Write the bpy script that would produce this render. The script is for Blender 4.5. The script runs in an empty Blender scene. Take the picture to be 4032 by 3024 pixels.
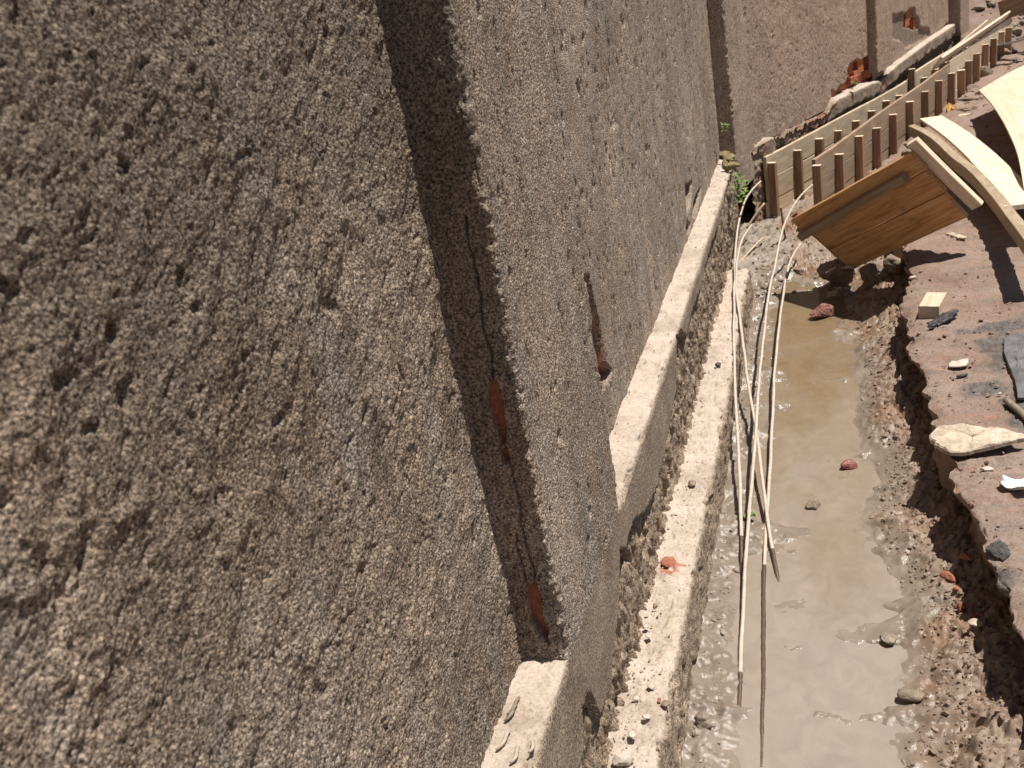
import bpy, bmesh, math, random
import numpy as np
from mathutils import Matrix, Vector

# ------------------------------------------------------------------ camera, sky, sun
SC = bpy.context.scene
COL = SC.collection
random.seed(7)
RNG = np.random.default_rng(11)

CAM_H = 1.9                      # metres above the puddle
FPX, PCX, PCY = 3900., 2016., 1512.
_v = np.array([3200 - PCX, -300 - PCY, FPX])
_a = math.radians(10.5)
_n = np.array([math.sin(_a), math.cos(_a)])
_d = -(_n @ _v[:2])
_D = np.array([_n[0] * FPX * FPX / _d, _n[1] * FPX * FPX / _d, FPX]); _D /= np.linalg.norm(_D)
_Z = -_D
_Y = _v / np.linalg.norm(_v); _Y -= (_Y @ _Z) * _Z; _Y /= np.linalg.norm(_Y)
_X = np.cross(_Y, _Z)
ROT = np.array([_X, _Y, _Z])     # photo axes (right, down, forward) -> world
EYE = np.array([0., 0., CAM_H])

cam = bpy.data.objects.new('camera', bpy.data.cameras.new('camera'))
COL.objects.link(cam)
r_, u_, f_ = ROT @ [1, 0, 0], ROT @ [0, -1, 0], ROT @ [0, 0, 1]
cam.matrix_world = Matrix(((r_[0], u_[0], -f_[0], 0), (r_[1], u_[1], -f_[1], 0),
                           (r_[2], u_[2], -f_[2], CAM_H), (0, 0, 0, 1)))
cam.data.sensor_width = 36
cam.data.lens = FPX / 4032 * 36
cam.data.clip_start = .05
cam.data.clip_end = 1000
cam.data.dof.use_dof = True
cam.data.dof.focus_distance = 2.6
cam.data.dof.aperture_fstop = 11
SC.camera = cam

SUN = np.array([.29, .035, .955]); SUN /= np.linalg.norm(SUN)
W = bpy.data.worlds.new('World'); SC.world = W; W.use_nodes = True
nt = W.node_tree
sky = nt.nodes.new('ShaderNodeTexSky'); sky.sky_type = 'NISHITA'; sky.sun_disc = False
sky.sun_elevation = math.asin(SUN[2]); sky.sun_rotation = math.atan2(SUN[0], SUN[1])
sky.altitude = 1240
nt.links.new(sky.outputs[0], nt.nodes['Background'].inputs[0])
nt.nodes['Background'].inputs[1].default_value = .05
sl = bpy.data.lights.new('sun', 'SUN'); sl.energy = 4.6; sl.angle = math.radians(.5); sl.color = (1, .955, .89)
so = bpy.data.objects.new('sun', sl); COL.objects.link(so)
so.rotation_euler = Vector(SUN).to_track_quat('Z', 'Y').to_euler()
SC.view_settings.view_transform = 'Standard'; SC.view_settings.look = 'None'
SC.view_settings.exposure = .62; SC.view_settings.gamma = 1
SC.view_settings.use_curve_mapping = False
SC.render.engine = 'CYCLES'

# ------------------------------------------------------------------ pixel -> world helpers (photo pixels, 4032 x 3024)
def ray(px, py): return ROT @ np.array([px - PCX, py - PCY, FPX])
def onz(px, py, z=0.):
    r = ray(px, py); return EYE + r * ((z - CAM_H) / r[2])
def onx(px, py, x):
    r = ray(px, py); return EYE + r * (x / r[0])
def ony(px, py, y):
    r = ray(px, py); return EYE + r * (y / r[1])
def onplane(px, py, p0, n):
    r = ray(px, py); return EYE + r * (((p0 - EYE) @ n) / (r @ n))
def proj(P):
    c = ROT.T @ (np.asarray(P, float) - EYE); return c[0] / c[2] * FPX + PCX, c[1] / c[2] * FPX + PCY

# ------------------------------------------------------------------ noise
def _h(ix, iy, iz, s):
    x = (ix.astype(np.int64) * 374761393 + iy.astype(np.int64) * 668265263 + iz.astype(np.int64) * 2147483647 + s * 974711) & 0xffffffff
    x = ((x ^ (x >> 13)) * 1274126177) & 0xffffffff
    x = ((x ^ (x >> 16)) * 2246822519) & 0xffffffff
    return ((x ^ (x >> 15)) & 0xffff) / 65535.
def vnoise(p, s=0):
    i = np.floor(p).astype(np.int64); f = p - i; f = f * f * f * (f * (f * 6 - 15) + 10)
    o = 0
    for dx in (0, 1):
        wx = f[..., 0] if dx else 1 - f[..., 0]
        for dy in (0, 1):
            wy = f[..., 1] if dy else 1 - f[..., 1]
            for dz in (0, 1):
                wz = f[..., 2] if dz else 1 - f[..., 2]
                o = o + wx * wy * wz * _h(i[..., 0] + dx, i[..., 1] + dy, i[..., 2] + dz, s)
    return o * 2 - 1
def fbm(p, oct=3, s=0, g=.5):
    o = 0; a = 1; q = p; t = 0
    for k in range(oct):
        o = o + a * vnoise(q, s + k * 17); t += a; a *= g; q = q * 2.03 + 11.7
    return o / t
def worley(u, v, s=0):
    iu = np.floor(u).astype(np.int64); iv = np.floor(v).astype(np.int64)
    best = np.full(u.shape, 9.); idr = np.zeros(u.shape)
    z = np.zeros_like(iu)
    for a in (-1, 0, 1):
        for b in (-1, 0, 1):
            ju, jv = iu + a, iv + b
            d = (ju + .1 + .8 * _h(ju, jv, z, s) - u) ** 2 + (jv + .1 + .8 * _h(ju, jv, z, s + 5) - v) ** 2
            m = d < best
            best = np.where(m, d, best); idr = np.where(m, _h(ju, jv, z, s + 9), idr)
    return np.sqrt(best), idr
def grains(u, v, size, s=0):
    d, r = worley(u / size, v / size, s)
    return np.sqrt(np.clip(1 - (d / .72) ** 2, 0, 1)) * (.35 + .65 * r)
def sstep(a, b, x):
    t = np.clip((x - a) / (b - a), 0, 1); return t * t * (3 - 2 * t)
def poly_sd(x, y, poly):
    """signed distance to a polygon, negative inside"""
    poly = np.asarray(poly, float); n = len(poly)
    d = np.full(x.shape, 1e9); ins = np.zeros(x.shape, bool)
    for i in range(n):
        x1, y1 = poly[i]; x2, y2 = poly[(i + 1) % n]
        ex, ey = x2 - x1, y2 - y1
        t = np.clip(((x - x1) * ex + (y - y1) * ey) / (ex * ex + ey * ey + 1e-12), 0, 1)
        d = np.minimum(d, (x - x1 - t * ex) ** 2 + (y - y1 - t * ey) ** 2)
        c = ((y1 > y) != (y2 > y)) & (x < (x2 - x1) * (y - y1) / (y2 - y1 + 1e-12) + x1)
        ins ^= c
    d = np.sqrt(d); return np.where(ins, -d, d)
def line_d(x, y, pts):
    pts = np.asarray(pts, float); d = np.full(x.shape, 1e9)
    for (x1, y1), (x2, y2) in zip(pts[:-1], pts[1:]):
        ex, ey = x2 - x1, y2 - y1
        t = np.clip(((x - x1) * ex + (y - y1) * ey) / (ex * ex + ey * ey + 1e-12), 0, 1)
        d = np.minimum(d, (x - x1 - t * ex) ** 2 + (y - y1 - t * ey) ** 2)
    return np.sqrt(d)

# ------------------------------------------------------------------ materials
class NT:
    def __init__(s, name):
        s.m = bpy.data.materials.new(name); s.m.use_nodes = True
        s.t = s.m.node_tree; s.b = s.t.nodes['Principled BSDF']; s.co = None
    def n(s, typ, **kw):
        o = s.t.nodes.new('ShaderNode' + typ)
        for k, v in kw.items(): setattr(o, k, v)
        return o
    def l(s, a, b): s.t.links.new(a, b)
    def coord(s, scale=(1, 1, 1), attr=None):
        if attr:
            a = s.n('Attribute'); a.attribute_name = attr; out = a.outputs['Vector']
        else:
            out = s.n('TexCoord').outputs['Object']
        mp = s.n('Mapping'); mp.inputs['Scale'].default_value = scale
        s.l(out, mp.inputs['Vector']); return mp.outputs[0]
    def noise(s, vec, scale, detail=4, rough=.6, dist=0):
        o = s.n('TexNoise'); o.inputs['Scale'].default_value = scale; o.inputs['Detail'].default_value = detail
        o.inputs['Roughness'].default_value = rough; o.inputs['Distortion'].default_value = dist
        s.l(vec, o.inputs['Vector']); return o.outputs['Fac']
    def ramp(s, fac, stops):
        o = s.n('ValToRGB'); e = o.color_ramp.elements
        while len(e) < len(stops): e.new(.5)
        for el, (p, c) in zip(e, stops):
            el.position = p; el.color = (c if len(c) == 4 else tuple(c) + (1,)) if hasattr(c, '__len__') else (c, c, c, 1)
        s.l(fac, o.inputs['Fac']); return o.outputs['Color']
    def mix(s, fac, a, b, mode='MIX'):
        o = s.n('Mix', data_type='RGBA', blend_type=mode)
        for v, k in ((fac, 0), (a, 6), (b, 7)):
            if hasattr(v, 'is_output'): s.l(v, o.inputs[k])
            elif k == 0: o.inputs[0].default_value = v
            else: o.inputs[k].default_value = tuple(v) + (1,)
        return o.outputs[2]
    def attr(s, name):
        a = s.n('Attribute'); a.attribute_name = name; return a.outputs['Fac']
    def math(s, op, a, b=0.):
        o = s.n('Math', operation=op)
        for v, k in ((a, 0), (b, 1)):
            if hasattr(v, 'is_output'): s.l(v, o.inputs[k])
            else: o.inputs[k].default_value = v
        return o.outputs[0]
    def bump(s, h, strength=.5, dist=.002):
        o = s.n('Bump'); o.inputs['Strength'].default_value = strength; o.inputs['Distance'].default_value = dist
        s.l(h, o.inputs['Height']); s.l(o.outputs[0], s.b.inputs['Normal'])
    def out(s, col, rough=.9, spec=.3):
        if hasattr(col, 'is_output'): s.l(col, s.b.inputs['Base Color'])
        else: s.b.inputs['Base Color'].default_value = tuple(col) + (1,)
        if hasattr(rough, 'is_output'): s.l(rough, s.b.inputs['Roughness'])
        else: s.b.inputs['Roughness'].default_value = rough
        s.b.inputs['Specular IOR Level'].default_value = spec
        return s.m

def mat_render():
    k = NT('cement_render'); c = k.coord()
    base = k.ramp(k.noise(c, 2.3, 5, .6), [(.3, (.205, .158, .12)), (.55, (.285, .226, .178)), (.75, (.36, .285, .224))])
    streak = k.noise(k.coord((5, 5, .9)), 1.6, 6, .68)
    dark = k.ramp(streak, [(.42, 0.), (.68, 1.)])
    base = k.mix(k.math('MULTIPLY', dark, .5), base, (.098, .082, .068))
    grey = k.ramp(k.noise(k.coord((5, 5, 1.2)), 2.1, 3), [(.45, 0.), (.7, 1.)])
    base = k.mix(k.math('MULTIPLY', grey, .45), base, (.25, .24, .225))
    sz = k.n('SeparateXYZ'); k.l(k.n('TexCoord').outputs['Object'], sz.inputs[0])
    fr = k.n('MapRange'); fr.inputs[1].default_value = 6.2; fr.inputs[2].default_value = 7.4; k.l(sz.outputs[1], fr.inputs[0])
    base = k.mix(k.math('MULTIPLY', fr.outputs[0], .6), base, k.ramp(k.noise(c, 5, 5, .7), [(.3, (.24, .163, .122)), (.7, (.37, .272, .21))]))
    up = k.math('ADD', sz.outputs[2], k.math('MULTIPLY', k.math('SUBTRACT', k.noise(k.coord((1.6, 1.6, .8)), 1.5, 5, .65), .5), 1.7))
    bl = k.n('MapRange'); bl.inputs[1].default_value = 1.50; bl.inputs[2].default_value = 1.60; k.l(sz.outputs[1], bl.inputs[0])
    grime = k.math('MULTIPLY', k.ramp(k.math('MULTIPLY', up, .4), [(.50, 0.), (.74, .62)]), k.math('SUBTRACT', 1., k.math('MULTIPLY', bl.outputs[0], .6)))
    base = k.mix(grime, base, (.115, .094, .074))
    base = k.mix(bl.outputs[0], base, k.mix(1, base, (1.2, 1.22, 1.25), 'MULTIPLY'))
    sp = k.ramp(k.noise(c, 210, 3, .75), [(.36, (.17, .15, .135)), (.49, (.92, .9, .87)), (.63, (1.85, 1.77, 1.64))])
    base = k.mix(1, base, sp, 'MULTIPLY')
    sp3 = k.ramp(k.noise(k.coord((1, 1, .7)), 70, 5, .72), [(.36, (.72, .70, .68)), (.5, (1.0, .99, .98)), (.64, (1.2, 1.18, 1.15))])
    base = k.mix(1, base, sp3, 'MULTIPLY')
    red = k.ramp(k.noise(c, 38, 2), [(.755, 0.), (.79, 1.)])
    base = k.mix(k.math('MULTIPLY', red, .5), base, (.40, .19, .11))
    base = k.mix(k.attr('rubble'), base, k.ramp(k.noise(c, 22, 5), [(.3, (.15, .105, .075)), (.7, (.30, .235, .18))]))
    base = k.mix(k.attr('clay'), base, k.ramp(k.noise(c, 60, 3), [(.3, (.33, .125, .07)), (.7, (.50, .22, .13))]))
    vo = k.n('TexVoronoi'); vo.inputs['Scale'].default_value = 210; k.l(c, vo.inputs['Vector'])
    hh = k.math('SUBTRACT', k.math('MULTIPLY', k.noise(c, 330, 4, .7), 1.1), vo.outputs['Distance'])
    k.bump(hh, 1., .0030)
    return k.out(base, .95, .1)
def mat_ledge():
    k = NT('bare_cement'); c = k.coord()
    base = k.ramp(k.noise(c, 7, 6, .65), [(.3, (.34, .275, .215)), (.5, (.47, .395, .325)), (.75, (.55, .465, .385))])
    sp = k.ramp(k.noise(c, 150, 3, .75), [(.30, (.38, .34, .30)), (.40, (.86, .84, .82)), (.6, (1.06, 1.04, 1.02))])
    base = k.mix(1, base, sp, 'MULTIPLY')
    moss = k.ramp(k.noise(c, 9, 6, .72), [(.50, 0.), (.68, 1.)])
    base = k.mix(k.math('MULTIPLY', moss, .5), base, (.27, .215, .16))
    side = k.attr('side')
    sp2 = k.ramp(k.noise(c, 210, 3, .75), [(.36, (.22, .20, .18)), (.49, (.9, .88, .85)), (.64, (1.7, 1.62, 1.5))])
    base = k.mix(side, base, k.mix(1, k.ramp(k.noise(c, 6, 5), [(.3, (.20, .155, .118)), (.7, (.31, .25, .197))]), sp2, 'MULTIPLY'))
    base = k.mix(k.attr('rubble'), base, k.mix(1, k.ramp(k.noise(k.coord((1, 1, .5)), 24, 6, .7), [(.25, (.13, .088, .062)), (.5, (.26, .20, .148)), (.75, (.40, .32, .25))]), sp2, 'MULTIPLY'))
    base = k.mix(k.attr('clay'), base, k.ramp(k.noise(c, 60, 3), [(.3, (.25, .095, .055)), (.7, (.42, .2, .125))]))
    k.bump(k.noise(c, 300, 4, .65), .8, .003)
    return k.out(base, .95, .1)
def mat_brick():
    k = NT('fired_brick'); c = k.coord()
    base = k.ramp(k.noise(c, 25, 4), [(.3, (.26, .085, .042)), (.7, (.42, .155, .08))])
    k.bump(k.noise(c, 300, 3), .5, .002)
    return k.out(base, .95, .1)
def mat_mud():
    k = NT('trench_mud'); c = k.coord()
    g = k.ramp(k.noise(c, 5, 5), [(.3, (.195, .155, .118)), (.7, (.30, .25, .205))])
    r = k.ramp(k.noise(c, 11, 5, .65), [(.28, (.17, .085, .048)), (.5, (.235, .15, .098)), (.75, (.29, .20, .135))])
    base = k.mix(k.attr('red'), g, r)
    wet = k.attr('wet')
    base = k.mix(wet, base, k.mix(1, base, (.83, .8, .76), 'MULTIPLY'))
    rg = k.ramp(k.math('ADD', k.math('MULTIPLY', wet, .8), k.math('MULTIPLY', k.noise(c, 60, 2), .4)),
                [(.15, .92), (.95, .16)])
    k.bump(k.noise(c, 170, 4, .65), .5, .004)
    return k.out(base, rg, .45)
def mat_soil():
    k = NT('bank_soil'); c = k.coord((1, 1, 1))
    base = k.ramp(k.noise(c, 3.5, 6, .65), [(.25, (.135, .088, .064)), (.45, (.215, .150, .115)), (.62, (.25, .188, .152)), (.8, (.275, .19, .13))])
    st = k.noise(k.coord((2, 9, 9)), 3.2, 5, .7)
    base = k.mix(k.ramp(st, [(.56, 0.), (.72, .65)]), base, (.33, .13, .075))
    gr = k.noise(k.coord((3, 7, 7)), 2.1, 5)
    base = k.mix(k.ramp(gr, [(.52, 0.), (.72, .5)]), base, (.165, .142, .13))
    ch = k.attr('char')
    base = k.mix(ch, base, k.ramp(k.noise(k.coord((9, 3, 9)), 7, 4, .7), [(.3, (.03, .028, .028)), (.7, (.15, .14, .135))]))
    sp = k.ramp(k.noise(c, 120, 3, .7), [(.3, (.7, .68, .66)), (.6, (1.12, 1.1, 1.08))])
    base = k.mix(1, base, sp, 'MULTIPLY')
    k.bump(k.noise(k.coord((1, 2.2, 1)), 90, 5, .65), .6, .006)
    return k.out(base, .82, .25)
def mat_water():
    k = NT('muddy_water'); c = k.coord()
    gd = k.n('SeparateXYZ'); k.l(k.n('TexCoord').outputs['Object'], gd.inputs[0])
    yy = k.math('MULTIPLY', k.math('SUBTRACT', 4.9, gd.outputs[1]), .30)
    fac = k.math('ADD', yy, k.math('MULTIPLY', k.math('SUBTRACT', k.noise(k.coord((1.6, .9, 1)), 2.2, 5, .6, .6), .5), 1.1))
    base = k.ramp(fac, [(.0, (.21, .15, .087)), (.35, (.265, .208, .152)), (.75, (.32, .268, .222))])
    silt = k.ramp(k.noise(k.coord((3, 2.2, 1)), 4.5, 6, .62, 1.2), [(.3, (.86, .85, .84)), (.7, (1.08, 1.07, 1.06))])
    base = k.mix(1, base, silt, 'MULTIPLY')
    k.bump(k.noise(k.coord((1, 1, 1)), 5, 3, .5), .04, .004)
    k.out(base, .09, .5); k.b.inputs['IOR'].default_value = 1.33
    tr = k.n('BsdfTransparent'); tr.inputs[0].default_value = (.86, .74, .58, 1)
    mx = k.n('MixShader'); mx.inputs[0].default_value = .8
    k.l(tr.outputs[0], mx.inputs[1]); k.l(k.b.outputs[0], mx.inputs[2])
    k.l(mx.outputs[0], k.t.nodes['Material Output'].inputs['Surface'])
    return k.m
def mat_wood(name, lo, mid, hi, dirt=0., dirtcol=(.2, .16, .12), rough=.75):
    k = NT(name); g = k.coord((1.1, 14, 14), 'grain')
    ring = k.noise(g, 2.6, 5, .6, 1.4)
    base = k.ramp(ring, [(.28, lo), (.5, mid), (.72, hi)])
    fine = k.ramp(k.noise(k.coord((6, 160, 160), 'grain'), 1.6, 3, .6), [(.3, (.84, .83, .82)), (.65, (1.06, 1.06, 1.05))])
    base = k.mix(1, base, fine, 'MULTIPLY')
    knot = k.ramp(k.noise(k.coord((5, 9, 9), 'grain'), 1.3, 1), [(.74, 0.), (.82, 1.)])
    base = k.mix(k.math('MULTIPLY', knot, .55), base, tuple(x * .45 for x in lo))
    tone = k.n('ObjectInfo')
    tv = k.ramp(tone.outputs['Random'], [(0., (.78, .77, .75)), (1., (1.15, 1.14, 1.12))])
    base = k.mix(1, base, tv, 'MULTIPLY')
    if dirt:
        d = k.ramp(k.noise(k.coord((4, 9, 9), 'grain'), 2.2, 5, .65), [(.62 - dirt * .3, 0.), (.75 - dirt * .2, 1.)])
        base = k.mix(k.math('MULTIPLY', d, .75), base, dirtcol)
    k.bump(k.noise(k.coord((5, 120, 120), 'grain'), 2, 4), .35, .002)
    return k.out(base, rough, .25)
def mat_simple(name, lo, hi, scale=30, rough=.85, bump=.5, bscale=150, spec=.3, metal=0., bdist=.003):
    k = NT(name); c = k.coord()
    k.bump(k.noise(c, bscale, 4, .65), bump, bdist)
    k.b.inputs['Metallic'].default_value = metal
    return k.out(k.ramp(k.noise(c, scale, 5, .65), [(.3, lo), (.7, hi)]), rough, spec)

M = dict(
    render=mat_render(), ledge=mat_ledge(), brick=mat_brick(), mud=mat_mud(), soil=mat_soil(), water=mat_water(),
    board=mat_wood('shuttering_board', (.36, .265, .165), (.48, .375, .255), (.58, .47, .335), .25, (.30, .255, .205)),
    board_dirty=mat_wood('muddy_board', (.22, .13, .075), (.33, .22, .135), (.42, .30, .20), .65, (.235, .195, .155)),
    batten=mat_wood('batten_wood', (.22, .12, .068), (.31, .19, .115), (.41, .275, .175), .2, (.2, .16, .125)),
    panel=mat_wood('oiled_board', (.36, .165, .065), (.55, .31, .14), (.68, .43, .22), .2, (.2, .12, .06), .6),
    fresh=mat_wood('fresh_sawn_wood', (.56, .43, .30), (.68, .56, .42), (.77, .66, .53), .12, (.44, .36, .28)),
    pale=mat_wood('pale_sawn_wood', (.46, .35, .235), (.58, .47, .34), (.66, .55, .42), .1, (.36, .3, .24)),
    weathered=mat_wood('weathered_wood', (.24, .18, .115), (.34, .265, .18), (.43, .345, .25), .3, (.22, .18, .13)),
    bar=mat_simple('mud_coated_steel', (.40, .32, .25), (.56, .475, .385), 60, .7, .4, 400, .3),
    rust=mat_simple('wet_rusty_steel', (.09, .055, .04), (.2, .125, .09), 120, .4, .3, 300, .6, .4),
    twig=mat_simple('dry_reed', (.36, .25, .15), (.52, .39, .26), 40, .8, .4),
    redstone=mat_simple('red_laterite', (.17, .075, .058), (.34, .165, .13), 34, .8, .9, 90, .3, 0, .01),
    wetred=mat_simple('wet_red_stone', (.16, .05, .035), (.3, .115, .085), 60, .25, .8, 130, .5, 0, .006),
    greystone=mat_simple('grey_brown_stone', (.16, .12, .085), (.3, .235, .17), 40, .8, .8, 120, .3, 0, .006),
    slab=mat_simple('pale_slab', (.30, .22, .15), (.60, .52, .41), 22, .9, .9, 90, .2, 0, .006),
    pebble=mat_simple('pale_pebble', (.36, .295, .235), (.58, .5, .41), 60, .8, .4),
    orange=mat_simple('crushed_brick', (.23, .085, .05), (.40, .17, .105), 50, .95, .9, 130, .1, 0, .006),
    clod=mat_simple('earth_clod', (.165, .108, .076), (.30, .212, .158), 24, .7, .9, 90, .35, 0, .008),
    wetclod=mat_simple('wet_mud_lump', (.18, .135, .098), (.29, .228, .172), 30, .42, .7, 110, .5, 0, .006),
    rock=mat_simple('earthy_rock', (.14, .105, .075), (.30, .235, .165), 14, .85, .8, 60, .3, 0, .01),
    char=mat_simple('charred_lump', (.03, .028, .028), (.12, .11, .105), 60, .7, .8, 160, .3, 0, .006),
    charwood=mat_simple('charred_wood', (.07, .068, .068), (.21, .20, .20), 14, .8, .9, 70, .2, 0, .008),
    curl=mat_simple('dry_clay_curl', (.33, .265, .2), (.46, .385, .31), 60, .9, .5),
    leaf=mat_simple('green_leaf', (.075, .14, .025), (.17, .25, .06), 40, .5, .2),
    yellow=mat_simple('yellow_peel', (.45, .22, .04), (.62, .36, .09), 40, .6, .2),
    plastic=mat_simple('white_plastic', (.62, .62, .62), (.8, .8, .8), 20, .4, .3, 60),
    zinc=mat_simple('grey_sheet_metal', (.40, .42, .45), (.52, .54, .57), 12, .35, .1, 60, .5, .3),
    moss=mat_simple('dry_moss', (.16, .12, .055), (.28, .215, .11), 60, .95, .8, 200),
)

# ------------------------------------------------------------------ object helpers
def link(o, parent=None, label=None, cat=None, group=None, kind=None):
    COL.objects.link(o)
    if parent is not None:
        o.parent = parent
        if parent.type == 'EMPTY' or True:
            o.matrix_parent_inverse = Matrix.Translation(-Vector(parent['_base'])) if '_base' in parent else Matrix()
    if label: o['label'] = label
    if cat: o['category'] = cat
    if group: o['group'] = group
    if kind: o['kind'] = kind
    return o
def empty(name, loc, label, cat, group=None):
    o = bpy.data.objects.new(name, None); o.empty_display_size = .1
    o.location = loc; o['_base'] = [float(v) for v in loc]
    return link(o, None, label, cat, group)
def mesh_from(name, V, Fq, mats, attrs=None, smooth=True, vecattr=None):
    me = bpy.data.meshes.new(name)
    V = np.asarray(V, np.float32).reshape(-1, 3); Fq = np.asarray(Fq, np.int32)
    k = Fq.shape[1]
    me.vertices.add(len(V)); me.vertices.foreach_set('co', V.ravel())
    me.loops.add(Fq.size); me.loops.foreach_set('vertex_index', Fq.ravel())
    me.polygons.add(len(Fq))
    me.polygons.foreach_set('loop_start', np.arange(0, Fq.size, k, dtype=np.int32))
    me.polygons.foreach_set('loop_total', np.full(len(Fq), k, np.int32))
    me.polygons.foreach_set('use_smooth', np.full(len(Fq), bool(smooth)))
    for m in (mats if isinstance(mats, (list, tuple)) else [mats]): me.materials.append(m)
    for n_, a in (attrs or {}).items():
        at = me.attributes.new(n_, 'FLOAT', 'POINT'); at.data.foreach_set('value', np.asarray(a, np.float32).ravel())
    for n_, a in (vecattr or {}).items():
        at = me.attributes.new(n_, 'FLOAT_VECTOR', 'POINT'); at.data.foreach_set('vector', np.asarray(a, np.float32).ravel())
    me.update(calc_edges=True); me.validate()
    return me
def grid(name, P, mat, parent=None, attrs=None, flip=False, **kw):
    nu, nv = P.shape[:2]
    i = np.arange(nu * nv).reshape(nu, nv)
    a, b, c, d = i[:-1, :-1], i[1:, :-1], i[1:, 1:], i[:-1, 1:]
    q = np.stack([a, b, c, d] if not flip else [a, d, c, b], -1).reshape(-1, 4)
    o = bpy.data.objects.new(name, mesh_from(name, P, q, mat, attrs))
    return link(o, parent, **kw)
def frame_plank(path, wdir, w, t, seed=0, wob=.0):
    """rectangular timber swept along path; wdir = direction of its width; returns V, F, grain"""
    path = np.asarray(path, float); n = len(path)
    r = np.random.default_rng(seed)
    off = r.uniform(0, 50, 3)
    c = min(.12 * t, .0025)
    prof = [(-w/2 + c, -t/2), (w/2 - c, -t/2), (w/2, -t/2 + c), (w/2, t/2 - c), (w/2 - c, t/2), (-w/2 + c, t/2), (-w/2, t/2 - c), (-w/2, -t/2 + c)]
    V = []; G = []; L = 0
    wd = np.asarray(wdir, float)
    for i in range(n):
        tg = path[min(i + 1, n - 1)] - path[max(i - 1, 0)]; tg /= np.linalg.norm(tg)
        wv = wd - (wd @ tg) * tg; wv /= np.linalg.norm(wv); tv = np.cross(tg, wv)
        if i: L += np.linalg.norm(path[i] - path[i - 1])
        j = r.normal(0, wob, 2) if wob else (0, 0)
        for a, b in prof:
            V.append(path[i] + wv * (a + j[0]) + tv * (b + j[1])); G.append((L + off[0], a + off[1], b + off[2]))
    F = []
    for i in range(n - 1):
        for k in range(8):
            F.append((i*8 + k, i*8 + (k+1) % 8, (i+1)*8 + (k+1) % 8, (i+1)*8 + k))
    e = (n - 1) * 8
    F += [(0, 7, 2, 1), (7, 6, 3, 2), (6, 5, 4, 3), (e, e+1, e+2, e+7), (e+7, e+2, e+3, e+6), (e+6, e+3, e+4, e+5)]
    return np.array(V), np.array(F), np.array(G)
def plank(name, path, wdir, w, t, mat, parent=None, seed=0, wob=0., **kw):
    V, F, G = frame_plank(path, wdir, w, t, seed, wob)
    if parent is None and len(path):
        base = V.mean(0); me = mesh_from(name, V - base, F, mat, None, False, {'grain': G})
        o = bpy.data.objects.new(name, me); o.location = base
    else:
        o = bpy.data.objects.new(name, mesh_from(name, V, F, mat, None, False, {'grain': G}))
    return link(o, parent, **kw)
def catmull(pts, step):
    pts = np.asarray(pts, float); P = np.vstack([2*pts[0]-pts[1], pts, 2*pts[-1]-pts[-2]]); out = []
    for i in range(1, len(P) - 2):
        p0, p1, p2, p3 = P[i-1], P[i], P[i+1], P[i+2]
        m = max(2, int(np.linalg.norm(p2 - p1) / step))
        for t in np.arange(m) / m:
            out.append(.5 * (2*p1 + (p2-p0)*t + (2*p0-5*p1+4*p2-p3)*t*t + (3*p1-p0-3*p2+p3)*t**3))
    out.append(pts[-1]); return np.array(out)
def tube(name, path, rad, mat, seg=8, split=None, parent=None, **kw):
    path = np.asarray(path); n = len(path); rad = np.broadcast_to(rad, (n,))
    tg = np.gradient(path, axis=0); tg /= np.linalg.norm(tg, axis=1)[:, None]
    up = np.array([.31, .2, .93]); a = np.cross(tg, up); a /= np.linalg.norm(a, axis=1)[:, None]; b = np.cross(tg, a)
    th = np.linspace(0, 2*np.pi, seg, endpoint=False)
    V = path[:, None] + rad[:, None, None] * (np.cos(th)[None, :, None] * a[:, None] + np.sin(th)[None, :, None] * b[:, None])
    V = V.reshape(-1, 3); i = np.arange(n * seg).reshape(n, seg); j = np.roll(i, -1, 1)
    F = np.stack([i[:-1], j[:-1], j[1:], i[1:]], -1).reshape(-1, 4)
    V = np.vstack([V, path[:1], path[-1:]]); k = n * seg
    caps = [(k, int(i[0, (q+1) % seg]), int(i[0, q]), int(i[0, q])) for q in range(0)]
    base = path.mean(0)
    if parent is not None: base = np.zeros(3)
    me = mesh_from(name, V[:k] - base, F, mat)
    bm = bmesh.new(); bm.from_mesh(me); bm.verts.ensure_lookup_table()
    bm.faces.new([bm.verts[q] for q in range(seg)][::-1]); bm.faces.new([bm.verts[(n-1)*seg + q] for q in range(seg)])
    bm.to_mesh(me); bm.free()
    if split is not None:
        me.materials.append(split[1]); mi = np.zeros(len(me.polygons), np.int32)
        mi[:len(F)] = (np.repeat(np.arange(n - 1), seg) >= split[0] * (n - 1)).astype(np.int32)
        me.polygons.foreach_set('material_index', mi)
    o = bpy.data.objects.new(name, me); o.location = base
    return link(o, parent, **kw)
_ico = {}
def ico(n):
    if n not in _ico:
        bm = bmesh.new(); bmesh.ops.create_icosphere(bm, subdivisions=n, radius=1)
        bm.verts.ensure_lookup_table()
        _ico[n] = (np.array([v.co[:] for v in bm.verts]), np.array([[v.index for v in f.verts] for f in bm.faces])); bm.free()
    return _ico[n]
def rock_shape(seed, n=3, rough=.25, facets=5, fine=.06):
    V, F = ico(n); r = np.random.default_rng(seed)
    P = V.copy()
    for _ in range(facets + 5):
        d = r.normal(size=3); d /= np.linalg.norm(d); h = r.uniform(.45, .8)
        q = P @ d; P = P - np.clip(q - h, 0, None)[:, None] * d * .9
    k = 1 + rough * fbm(V * 1.7 + seed * 3.1, 4, seed, .6) + 1.5 * fine * fbm(V * 5 + seed, 4, seed + 5, .6)
    return P * k[:, None], F
def rotm(ax, ay, az):
    return np.array(Matrix.Rotation(az, 3, 'Z') @ Matrix.Rotation(ay, 3, 'Y') @ Matrix.Rotation(ax, 3, 'X'))
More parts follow.
